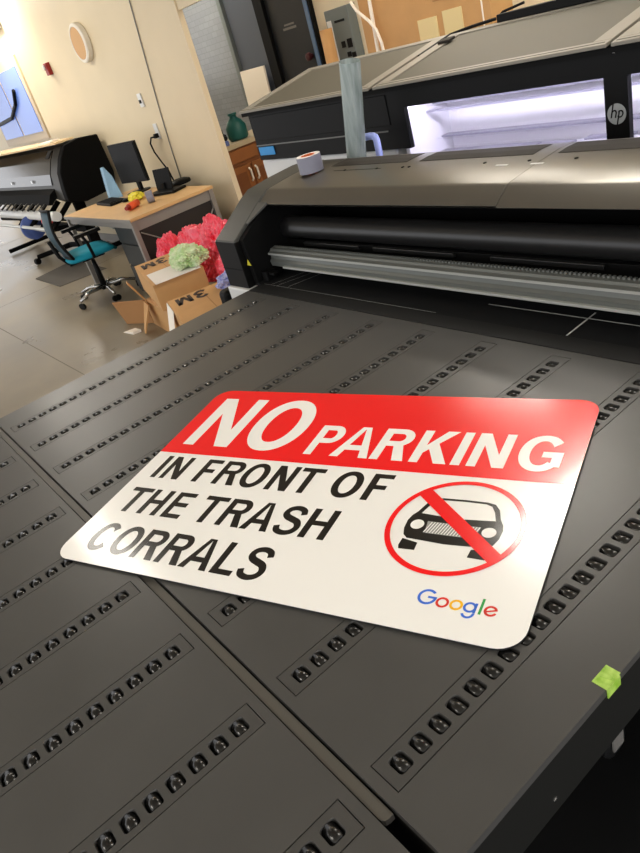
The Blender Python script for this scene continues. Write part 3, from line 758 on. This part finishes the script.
mb = MB(); dbox(mb,.02,DW-.02,.02,.05,DZ-.085,DZ-.026); dbox(mb,.02,.05,.02,DD-.02,DZ-.11,DZ-.026); dbox(mb,DW-.05,DW-.02,.02,DD-.02,DZ-.085,DZ-.026)
mb.build('apron', M['desk_metal'], dt)
for u,v in ((.0,.0),(.0,DD-.05),(DW-.05,0),(DW-.05,DD-.05)): dbox(MB(),u+.004,u+.042,v+.004,v+.042,FL,DZ-.026).build('leg', M['desk_metal'], dt)
dbox(MB(),.03,.045,.05,DD-.05,-.86,DZ-.11).build('side_panel', M['desk_dark'], dt)
dbox(MB(),.05,DW-.05,DD-.08,DD-.065,-.8,DZ-.085).build('back_panel', M['desk_dark'], dt)
MB().tube([dk(.02,.06,-.30),dk(.02,.52,-.62)], .006, 6).tube([dk(.02,.80,-.30),dk(.02,.52,-.62)], .006, 6).build('cross_brace', M['desk_metal'], dt)
pd = dbox(MB(),.12,.55,.06,.60,FL+.05,DZ-.11).build('drawer_unit', M['pedestal'], dt, bevel=.004)
for z0 in (-.84,-.60,-.40): dbox(MB(),.135,.535,.045,.06,z0,z0+(.22 if z0<-.7 else .18)).build('drawer', M['pedestal'], pd, bevel=.003)
MB().tube([dk(.7,.1,-.30),dk(1.2,.1,-.22)], .008, 6).build('desk_rail', M['alu_light'], dt)

# monitor
mo = thing('monitor', 'black monitor standing at the back of the office desk', 'monitor', (-4.75,2.66,DZ))
a_ = math.radians(7)
MB().obox((-4.72,2.60,.11),(.50,.03,.37),rz=a_).build('screen_housing', M['black'], mo, bevel=.004)
MB().obox((-4.718,2.583,.115),(.47,.006,.33),rz=a_).build('screen', M['screen'], mo)
MB().obox((-4.725,2.63,-.08),(.05,.03,.17),rz=a_).build('stand_neck', M['black'], mo)
MB().lathe((-4.725,2.60,DZ+.0005), [(.12,0),(.12,.008),(.03,.018)], 24).build('stand_base', M['black'], mo)
# keyboard, mouse
kb = thing('keyboard', 'dark keyboard lying on the office desk by the pale blue sheet', 'keyboard', (-4.75,2.34,DZ))
MB().obox((-4.72,2.29,DZ+.012),(.44,.17,.022),rz=math.radians(-4)).build('case', M['black'], kb, bevel=.004)
mb = MB()
for r in range(4):
    for c in range(12): mb.obox((-4.905+c*.0335+r*.003, 2.24+r*.036-c*.0023, DZ+.0255),(.027,.028,.005),rz=math.radians(-4))
k_ = mb.build('keys', M['plot_side'], kb)
ms = MB().blob((-4.42,2.33,DZ+.014),(.032,.055,.018),seed=2,amt=.02,sub=2,flat=DZ+.001).build('computer_mouse', M['black'], None, smooth=True)
tag(ms, 'black computer mouse beside the keyboard on the office desk', 'mouse')
# pale blue folded sheet
mb = MB()
for P in ([(-5.05,2.40,.001),(-4.93,2.38,.001),(-4.98,2.44,.30),(-5.08,2.45,.29)], [(-4.93,2.38,.001),(-4.84,2.47,.001),(-4.93,2.475,.20),(-4.98,2.445,.30)]):
    P = [Vector((p[0],p[1],p[2]+DZ)) for p in P]; nn = (P[1]-P[0]).cross(P[3]-P[0]).normalized()*.004
    mb.hexa([tuple(p-nn) for p in P]+[tuple(p+nn) for p in P])
tag(mb.build('folded_sheet', M['paleblue']), 'pale blue folded sheet standing on the desk before the monitor', 'sheet')
# yellow roll bundle, orange tube, grey tape roll
o = MB().blob((-4.27,2.36,DZ+.035),(.085,.07,.04),seed=5,amt=.25,sub=3,flat=DZ+.001).build('yellow_tape_bundle', M['yellow_thing'], None)
tag(o, 'crumpled yellow tape bundle on the office desk', 'tape')
ot = thing('glue_tube', 'orange tube with dark cap lying at the front of the office desk', 'tube', (-3.92,2.14,DZ))
MB().tube([(-3.86,2.10,DZ+.031),(-3.94,2.22,DZ+.031)], .030, 14).build('tube_body', M['orange_thing'], ot, smooth=True)
MB().tube([(-3.835,2.063,DZ+.031),(-3.86,2.10,DZ+.031)], [.016,.026], 12).build('tube_cap', M['alarm_red'], ot)
gt = thing('grey_tape_roll', 'grey roll of tape on edge beside the orange tube on the desk', 'tape roll', (-3.98,2.33,DZ))
MB().lathe((-3.84,2.31,DZ+.051), [(.025,-.03),(.05,-.03),(.05,.03),(.025,.03)], 24, (.5,1,0)).build('tape_winding', M['tape_side'], gt)
MB().lathe((-3.84,2.31,DZ+.051), [(.026,-.031),(.026,.031)], 18, (.5,1,0)).build('core', M['card_in'], gt)
# small upright display with base, and a round puck
dv = thing('card_terminal', 'small black display on a flat base near the right end of the desk', 'display', (-4.0,2.55,DZ))
MB().obox((-4.03,2.56,DZ+.012),(.34,.18,.022),rz=math.radians(20)).build('base', M['black'], dv, bevel=.004)
MB().obox((-4.10,2.60,DZ+.11),(.20,.015,.18),rz=math.radians(20),rx=-.15).build('display', M['screen'], dv, bevel=.003)
MB().obox((-4.095,2.585,DZ+.05),(.04,.03,.06),rz=math.radians(20)).build('neck', M['black'], dv)
o = MB().lathe((-4.20,2.80,DZ+.001), [(.10,0),(.105,.01),(.10,.03),(.06,.045),(.03,.048)], 24).build('cable_puck', M['black'], None, smooth=True)
tag(o, 'round black power brick behind the small display on the desk', 'power brick')

# ------------------------------------------------------------------ office chair
chp = (-4.56,1.84)
ch = thing('office_chair', 'turquoise office chair with black mesh back and chrome star base', 'office chair', (chp[0],chp[1],FL))
cy0 = math.radians(82)
def cpt(x, y, z): return (chp[0]+x*math.cos(cy0)-y*math.sin(cy0), chp[1]+x*math.sin(cy0)+y*math.cos(cy0), FL+z)
for k in range(5):
    a = math.radians(-160+72*k); e = (.30*math.cos(a), .30*math.sin(a))
    lg_ = MB().tube([cpt(.03*math.cos(a),.03*math.sin(a),.11),cpt(e[0]*.6,e[1]*.6,.115),cpt(e[0],e[1],.075)], [.022,.018,.013], 10).build('base_leg', M['chrome'], ch, smooth=True)
    for sg in (-1,1):
        c = cpt(e[0]-sg*.016*math.sin(a), e[1]+sg*.016*math.cos(a), .029)
        MB().lathe(c, [(.008,-.01),(.028,-.01),(.028,.01),(.008,.01)], 16, (-math.sin(a),math.cos(a),0)).build('caster', M['black'], lg_)
MB().tube([cpt(0,0,.08),cpt(0,0,.26),cpt(0,0,.40)], [.032,.026,.016], 14).build('gas_column', M['black'], ch, smooth=True)
MB().obox(cpt(0,0,.41),(.22,.20,.035),rz=cy0).build('tilt_mechanism', M['black'], ch, bevel=.006)
mb = MB(); n = 10
G = []
for i in range(n+1):
    row = []
    for j in range(n+1):
        x = -.24+.48*i/n; y = -.25+.50*j/n; e = max(abs(x)/.24, abs(y)/.25); k = (abs(x)/.24)**4+(abs(y)/.25)**4
        sc = 1 if k < 1 else 1/k**.25
        row.append((x*sc, y*sc, .455+.045*(1-min(1,k))**.5-(.035*max(0,x/.24)**3)))
    G.append(row)
tv = [[mb.v(cpt(*p)) for p in r] for r in G]; bv = [[mb.v(cpt(p[0]*.96,p[1]*.96,.432)) for p in r] for r in G]
for i in range(n):
    for j in range(n):
        mb.bm.faces.new((tv[i][j],tv[i+1][j],tv[i+1][j+1],tv[i][j+1])); mb.bm.faces.new((bv[i][j],bv[i][j+1],bv[i+1][j+1],bv[i+1][j]))
for i in range(n):
    for j in (0,n): mb.bm.faces.new((tv[i][j],tv[i+1][j],bv[i+1][j],bv[i][j])); mb.bm.faces.new((tv[j][i],tv[j][i+1],bv[j][i+1],bv[j][i]))
mb.build('seat', M['teal'], ch, smooth=True)
def backpt(t, s_):   # t along height 0..1, s_ across -1..1
    return cpt(-.22-.02*t-.05*math.sin(t*PI)+.03*s_*s_, .22*s_*(1-.18*t), .48+.44*t)
mb = MB(); nb = 10
for z_ in (0,1):
    pass
F = [[Vector(backpt(i/nb, -1+2*j/nb)) for j in range(nb+1)] for i in range(nb+1)]
va = [[mb.v(p) for p in r] for r in F]; vb = [[mb.v(p+Vector((-.012,0,0))) for p in r] for r in F]
for i in range(nb):
    for j in range(nb):
        mb.bm.faces.new((va[i][j],va[i][j+1],va[i+1][j+1],va[i+1][j])); mb.bm.faces.new((vb[i][j],vb[i+1][j],vb[i+1][j+1],vb[i][j+1]))
for i in range(nb):
    for j in (0,nb): mb.bm.faces.new((va[i][j],va[i+1][j],vb[i+1][j],vb[i][j])); mb.bm.faces.new((va[j][i],va[j][i+1],vb[j][i+1],vb[j][i]))
br = mb.build('backrest', M['meshback'], ch, smooth=True)
ol = [F[i][0] for i in range(nb+1)]+[F[nb][j] for j in range(1,nb+1)]+[F[i][nb] for i in range(nb-1,-1,-1)]+[F[0][j] for j in range(nb-1,-1,-1)]
MB().tube([tuple(p) for p in ol], .014, 8).build('back_frame', M['black'], br, smooth=True)
MB().tube([cpt(-.05,0,.41),cpt(-.22,0,.42),cpt(-.27,0,.50),cpt(-.30,0,.66)], .018, 8).build('back_support', M['black'], ch, smooth=True)
for sg in (-1,1):
    MB().tube([cpt(-.02,sg*.12,.42),cpt(-.02,sg*.28,.44),cpt(-.03,sg*.29,.58),cpt(-.05,sg*.29,.64)], .014, 8).obox(cpt(.0,sg*.29,.655),(.24,.055,.03),rz=cy0).build('armrest', M['black'], ch)

# floor mat
o = MB().hexa([(-6.76,1.77,FL),(-5.81,1.76,FL),(-5.70,2.30,FL),(-6.9,2.33,FL),(-6.75,1.775,FL+.01),(-5.82,1.765,FL+.01),(-5.71,2.29,FL+.01),(-6.88,2.32,FL+.01)]).build('floor_mat', M['mat'])
tag(o, 'dark grey floor mat beside the turquoise chair', 'mat')

o = MB().box(-1.1,3.2,-1.2,2.4,FL+.001,FL+.010).build('shade_sheet', M['deep'])  # dark sheet added for the shade on the floor below the tables
tag(o, 'black sheet added on the floor as the shade under the roller tables and printer', 'mat')
# ------------------------------------------------------------------ plotter at far left
PX = -5.92
pl = thing('roll_plotter', 'long dark roll plotter on a stand left of the desk', 'plotter', (-7.6,2.55,FL))
body = [(2.30,-.12),(2.31,.0),(2.34,.12),(2.41,.25),(2.50,.36),(2.64,.385),(2.86,.36),(2.88,.0),(2.84,-.16),(2.5,-.19),(2.36,-.16)]
MB().prism(body, -9.6, PX-.12, 'x').build('body', M['plot'], pl, bevel=.01)
MB().prism([(p[0]+(-.02 if p[0]<2.6 else .02), p[1]+(.02 if p[1]>.1 else -.03)) for p in body], PX-.12, PX, 'x').build('end_cover', M['plot_side'], pl, bevel=.015)
MB().prism([(p[0]+(-.015 if p[0]<2.6 else .015), p[1]+(.015 if p[1]>.1 else -.02)) for p in body], PX-.36, PX-.12, 'x').build('control_housing', M['plot'], pl, bevel=.008)
MB().obox((PX-.24,2.36,.33),(.12,.10,.012),rx=.75).build('control_panel', M['screen'], pl)
MB().prism([(2.298,.02),(2.328,.13),(2.398,.262),(2.47,.352),(2.475,.345),(2.405,.252),(2.336,.128),(2.305,.02)], -9.4, PX-.40, 'x').build('front_cover', M['smoke'], pl)
for x in (-7.0,-7.9,-8.8): MB().obox((x,2.30,.07),(.05,.02,.03)).build('cover_catch', M['chrome'], pl)
MB().prism([(2.30,-.02),(2.22,-.06),(2.16,-.16),(2.20,-.17),(2.30,-.10)], -9.5, PX-.36, 'x').build('media_guide', M['plot_side'], pl)
for i in range(9):
    x = -6.45-.24*i
    MB().obox((x,2.14,-.17),(.05,.14,.02),rx=.5,rz=-.2).build('guide_finger', M['plot'], pl)
for x in (-6.5,-9.2):
    MB().box(x-.05,x+.05,2.50,2.62,FL+.12,-.19).build('stand_leg', M['plot_side'], pl, bevel=.01)
lf = MB().tube([(-7.55,2.10,FL+.09),(-7.3,2.5,FL+.12),(-6.5,2.62,FL+.14)], [.03,.035,.035], 8).build('stand_foot', M['plot_side'], pl)
MB().lathe((-7.58,2.08,FL+.04), [(.01,-.025),(.04,-.025),(.04,.025),(.01,.025)], 14, (1,.3,0)).build('stand_caster', M['black'], lf)
MB().tube([(-6.5,2.15,FL+.05),(-6.5,2.95-.06,FL+.05)], .03, 8).build('stand_foot', M['plot_side'], pl)
MB().tube([(-9.2,2.15,FL+.05),(-9.2,2.85,FL+.05)], .03, 8).build('stand_foot', M['plot_side'], pl)
MB().box(-9.2,-6.5,2.53,2.59,-.62,-.54).build('stand_beam', M['plot_side'], pl)
MB().tube([(-9.3,2.20,-.30),(-6.3,2.20,-.30)], .055, 16).build('paper_roll', M['white'], pl, smooth=True)
MB().tube([(-9.3,2.05,-.40),(-6.4,2.05,-.40)], .02, 10).build('guide_bar', M['alu_light'], pl)
MB().tube([(-9.3,2.30,-.42),(-6.2,2.30,-.36)], .028, 10).build('guide_bar', M['plot_side'], pl)
for x in (-6.35,-6.75,-7.2,-7.7):
    MB().tube([(x,2.42,-.2),(x-.1,2.12,-.44)], .03, 8).build('roll_arm', M['plot_side'], pl)
MB().lathe((-6.55,2.12,-.33), [(.02,0),(.05,.01),(.05,.12),(.02,.13)], 14, (1,0,0)).build('roll_clamp', M['red'], pl)
MB().lathe((-7.38,2.17,-.445), [(.04,-.03),(.15,-.02),(.15,.02),(.04,.03)], 30, (1,0,0)).build('roll_flange', M['disc_blue'], pl)
MB().tube([(-7.36,2.17,-.445),(-6.70,2.17,-.46)], .035, 14).build('roll_core', M['white'], pl, smooth=True)
MB().tube([(-6.70,2.17,-.46),(-6.5,2.45,-.5)], .03, 10).tube([(-7.41,2.17,-.445),(-9.2,2.5,-.5)], .03, 10).build('core_holder', M['plot_side'], pl)
o = MB().hexa([(-9.3,2.3,.407),(-6.0,2.42,.409),(-6.0,2.64,.409),(-9.3,2.75,.407),(-9.3,2.3,.425),(-6.0,2.42,.427),(-6.0,2.64,.427),(-9.3,2.75,.425)]).build('wood_board', M['board'])
tag(o, 'pale wood board lying on top of the roll plotter', 'board')
o = MB().obox((-6.42,2.50,.437),(.34,.12,.018),rz=.1).build('paper_stack', M['paper'])
tag(o, 'small stack of white paper on the board over the plotter', 'paper')

# ------------------------------------------------------------------ cartons
def carton(name, label, c0, rot, L_, W_, z0, z1, text=None, group=None):
    t = thing(name, label, 'box', (c0[0],c0[1],z0))
    a = math.radians(rot); U = Vector((math.cos(a),math.sin(a))); V = Vector((-U.y,U.x))
    def q(u,v,z): return (c0[0]+U.x*u+V.x*v, c0[1]+U.y*u+V.y*v, z)
    MB().hexa([q(0,0,z0),q(L_,0,z0),q(L_,W_,z0),q(0,W_,z0),q(0,0,z1),q(L_,0,z1),q(L_,W_,z1),q(0,W_,z1)]).build('carton_body', M['card'], t, bevel=.002)
    MB().hexa([q(0.01,W_*.495,z1),q(L_-.01,W_*.495,z1),q(L_-.01,W_*.505,z1),q(.01,W_*.505,z1),q(0.01,W_*.495,z1+.001),q(L_-.01,W_*.495,z1+.001),q(L_-.01,W_*.505,z1+.001),q(.01,W_*.505,z1+.001)]).build('lid_seam', M['card_in'], t)
    if text:
        u0, v0, w, h = text
        polys = []
        sx = w/2.1
        # '3' and 'M', read from the far side of the box
        three = stroke(catmull([(.06,.80),(.25,.93),(.5,.93),(.68,.76),(.5,.57),(.35,.53),(.5,.48),(.72,.28),(.5,.08),(.25,.07),(.05,.2)],4), .24)
        em = [rect(1.0,0,1.25,1), rect(1.8,0,2.05,1), [(1.0,1),(1.28,1),(1.66,0),(1.40,0)], [(2.05,1),(1.77,1),(1.39,0),(1.65,0)]]
        mb = MB()
        for P in three+em:
            mb.face([q(u0+y*h, v0+w-x*sx, z1+.0018) for x,y in P])
        mb.build('printed_marking', M['ink'], t)
    return t, q
b1, q1 = carton('cardboard_box', 'cardboard box with dark printed letters right beside the left end of the printer', (-1.955,1.36), -17, .74, .44, FL, -.45, (.04,.04,.20,.15))
mb = MB(); mb.face([q1(.0,-.002,-.455),q1(.24,-.002,-.455),q1(.23,-.05,-.62),q1(.01,-.06,-.66)]); mb.face([q1(.01,-.062,-.66),q1(.23,-.052,-.62),q1(.24,-.004,-.457),q1(.0,-.004,-.457)])
mb.build('side_flap', M['paper'], b1)
b2, q2 = carton('cardboard_box', 'low open cardboard box on the floor with flaps folded out', (-3.15,1.655), -7, 1.02, .42, FL, -.71)
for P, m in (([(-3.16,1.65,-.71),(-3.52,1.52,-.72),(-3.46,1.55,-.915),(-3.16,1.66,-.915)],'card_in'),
             ([(-3.16,1.66,-.71),(-3.05,1.64,-.71),(-3.10,1.56,-.53),(-3.22,1.60,-.54)],'card'),
             ([(-3.12,1.64,-.71),(-2.95,1.60,-.71),(-2.98,1.50,-.905),(-3.06,1.53,-.905)],'card')):
    mb = MB(); n2 = (Vector(P[1])-Vector(P[0])).cross(Vector(P[3])-Vector(P[0])).normalized()*.005
    mb.hexa([tuple(Vector(p)-n2) for p in P]+[tuple(Vector(p)+n2) for p in P]); mb.build('flap', M[m], b2)
b4, q4 = carton('cardboard_box', 'small shadowed cardboard box between the open box and the upper box', (-2.80,1.76), -15, .60, .14, -.709, -.56)
b3, q3 = carton('cardboard_box', 'cardboard box with dark printed letters on top of the pile under green film', (-2.86,1.58), -15, .72, .35, -.559, -.38, (.07,.03,.19,.15))
mb = MB(); mb.hexa([q3(.40,.02,-.3785),q3(.74,.02,-.3775),q3(.74,.33,-.3775),q3(.40,.33,-.3785),q3(.40,.02,-.3765),q3(.74,.02,-.3745),q3(.74,.33,-.3745),q3(.40,.33,-.3765)])
mb.build('side_flap', M['tape_top'], b3)
o = thing('cardboard_core', 'short cardboard core at the left end of the box pile', 'cardboard core', (-3.15,1.75,-.708))
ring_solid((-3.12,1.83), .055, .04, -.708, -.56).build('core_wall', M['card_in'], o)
o = MB().hexa([(-3.30,1.44,FL),(-3.14,1.46,FL),(-3.12,1.52,FL),(-3.26,1.53,FL),(-3.30,1.44,FL+.006),(-3.14,1.46,FL+.02),(-3.12,1.52,FL+.02),(-3.26,1.53,FL+.006)]).build('paper_scrap', M['paper'])
tag(o, 'white paper scrap on the floor by the open box', 'paper')
o = MB().blob((-3.12,2.16,-.60),(.20,.13,.16),seed=3,amt=.2,freq=2.2,sub=5,flat=-.706).blob((-3.22,2.06,-.52),(.17,.11,.17),seed=21,amt=.2,freq=2.2,sub=5,flat=-.706).blob((-2.88,2.14,-.52),(.26,.13,.22),seed=6,amt=.2,freq=2.0,sub=5,flat=-.706).blob((-2.52,2.13,-.48),(.22,.14,.24),seed=9,amt=.22,freq=2.0,sub=5,flat=-.706).blob((-2.20,2.06,-.46),(.15,.12,.19),seed=12,amt=.25,freq=2.0,sub=4,flat=-.706).blob((-1.97,1.90,-.46),(.13,.10,.13),seed=14,amt=.25,freq=2.0,sub=4,flat=-.706).build('red_film_bag', M['red_film'])
tag(o, 'crumpled bright red plastic film bag behind the cardboard boxes', 'plastic bag')
o = MB().blob((-2.24,1.72,-.325),(.13,.11,.075),seed=8,amt=.3,freq=2.4,sub=5,flat=-.373).build('green_film', M['green_film'])
tag(o, 'crumpled green and white plastic film lying on the upper box', 'plastic film')
o = MB().blob((-1.66,1.66,-.41),(.07,.06,.045),seed=11,amt=.4,freq=2.4,sub=4,flat=-.448).build('blue_wrapper', M['blue_film'])
tag(o, 'small blue and white plastic wrapper against the printer side', 'wrapper')

# ------------------------------------------------------------------ beyond the doorway
cb = thing('kitchen_cabinet', 'brown wooden base cabinet with two doors beyond the doorway', 'cabinet', (-4.3,3.7,FL))
cxf = -4.02
MB().box(cxf-.55,cxf,3.16,4.02,FL+.08,-.035).build('carcass', M['cab_in'], cb)
MB().box(cxf-.50,cxf-.05,3.18,4.0,FL,FL+.08).build('plinth', M['black'], cb)
MB().box(cxf,cxf+.018,3.19,3.60,-.165,-.05).build('drawer', M['cab'], cb, bevel=.004)
MB().box(cxf,cxf+.018,3.63,4.0,-.165,-.05).build('drawer', M['cab'], cb, bevel=.004)
for y0,y1,hy in ((3.19,3.47,3.445),(3.495,4.0,3.52)):
    dr = MB().box(cxf,cxf+.018,y0,y1,-.82,-.20).build('door', M['cab'], cb, bevel=.004)
    MB().box(cxf+.018,cxf+.024,y0+.06,y1-.06,-.76,-.26).build('door_panel', M['cab_in'], dr, bevel=.004)
    MB().tube([(cxf+.02,hy,-.24),(cxf+.045,hy,-.26),(cxf+.045,hy,-.34),(cxf+.02,hy,-.36)], .010, 8).build('handle', M['paper'], dr)
ct = MB().box(cxf-.56,cxf+.03,3.14,4.05,-.034,.004).build('countertop', M['counter'])
tag(ct, 'beige laminate countertop on the brown cabinet beyond the doorway', 'countertop')
o = thing('green_jug', 'dark teal jug standing on the beige countertop', 'jug', (-4.2,3.56,.004))
MB().lathe((-4.2,3.56,.005), [(.085,0),(.10,.02),(.10,.12),(.07,.17),(.035,.20),(.035,.22)], 20).build('jug_body', M['bottle'], o, smooth=True)
MB().lathe((-4.2,3.56,.226), [(.045,0),(.045,.02)], 16).build('jug_cap', M['bottle'], o)
o = MB().blob((-4.14,3.335,.055),(.06,.05,.055),seed=4,amt=.3,sub=3,flat=.005).build('black_cloth', M['black'])
tag(o, 'crumpled black cloth on the countertop beside the teal jug', 'cloth')
for y,z,lab in ((3.30,.14,'tall black bottle on the countertop by the doorway edge'),(3.44,.20,'black bottle with white cap behind the black cloth')):
    o = thing('small_bottle', lab, 'bottle', (-4.33,y,.004))
    MB().lathe((-4.33,y,.005), [(.03,0),(.035,.01),(.035,z*.6),(.014,z*.8),(.014,z)], 14).build('bottle_body', M['black'], o, smooth=True)
    MB().lathe((-4.33,y,z+.006), [(.016,0),(.016,.02)], 12).build('cap', M['white'], o)
o = MB().obox((-4.05,3.28,.028),(.07,.10,.045)).build('blue_packet', M['disc_blue'], bevel=.005)
tag(o, 'small blue packet at the front of the beige countertop', 'packet')
o = MB().obox((-4.82,4.30,-.19),(.46,.02,1.44),rx=-.05).build('white_board_panel', M['paper'])
tag(o, 'plain white board leaning against the dark grey wall', 'board')
o = MB().tube([(-3.27,4.12,FL),(-3.25,4.14,.68)], .055, 18).build('cardboard_tube', M['card'], None, smooth=True)
tag(o, 'tall brown cardboard tube standing by the grey electrical panel', 'cardboard tube')
ep = thing('electrical_panel', 'grey electrical panel on the cream back wall', 'electrical panel', (-3.27,4.4,.3))
MB().box(-3.42,-3.11,4.30,4.399,.25,.81).build('cabinet', M['panel_grey'], ep, bevel=.006)
MB().box(-3.40,-3.345,4.292,4.30,.26,.73).build('raceway', M['white'], ep)
for x,z,w,h in ((-3.30,.70,.13,.018),(-3.27,.50,.05,.05),(-3.19,.49,.06,.07),(-3.22,.42,.05,.04),(-3.16,.40,.05,.05)): MB().box(x,x+w,4.294,4.30,z,z+h).build('breaker', M['black'], ep)
bx = thing('cardboard_sheet_box', 'very large upright cardboard box behind the printer with cream stickers', 'box', (-1.45,3.45,FL))
MB().box(-1.98,-.905,3.42,3.62,FL,1.35).build('carton_body', M['card'], bx, bevel=.004)
for x0,x1,z0,z1 in ((-1.47,-1.31,.44,.585),(-1.26,-1.11,.44,.60)): MB().box(x0,x1,3.414,3.42,z0,z1).build('sticker', M['cream'], bx)
mb = MB()
for i in range(7):
    mb.box(-1.32+.004*(i%2),-1.20-.01*(i%3),3.416,3.42,.66+i*.03,.668+i*.03)
mb.build('printed_marking', M['card_in'], bx)
MB().box(-.965,-.957,3.416,3.42,.3,1.2).build('strap', M['paper'], bx)
cc = thing('white_cable', 'white cable and pole standing in front of the large cardboard box', 'cable', (-1.82,3.38,FL))
MB().tube([(-1.85,3.385,FL),(-1.84,3.385,.49),(-1.80,3.385,1.3)], .012, 8).build('pole', M['paper'], cc)
MB().tube([(-1.99,3.37,.80),(-1.95,3.37,.74),(-1.85,3.37,.66),(-1.80,3.37,.60),(-1.775,3.37,.52),(-1.77,3.37,.40)], .010, 8).build('cord', M['paper'], cc, smooth=True)
o = MB().tube([(-1.65,4.33,FL),(-1.65,4.33,CH-.001)], .035, 14).build('steel_pipe', M['desk_metal'], None, smooth=True)
tag(o, 'vertical grey steel pipe against the back wall', 'pipe')

# ------------------------------------------------------------------ world and view
w = bpy.data.worlds.new('world'); bpy.context.scene.world = w; w.use_nodes = True
w.node_tree.nodes['Background'].inputs['Color'].default_value = (.96, .97, 1.0, 1)
w.node_tree.nodes['Background'].inputs['Strength'].default_value = 0.9
s = bpy.context.scene
s.view_settings.view_transform = 'Standard'; s.view_settings.look = 'None'; s.view_settings.gamma = 1
s.view_settings.exposure = 1.04; s.view_settings.use_curve_mapping = False
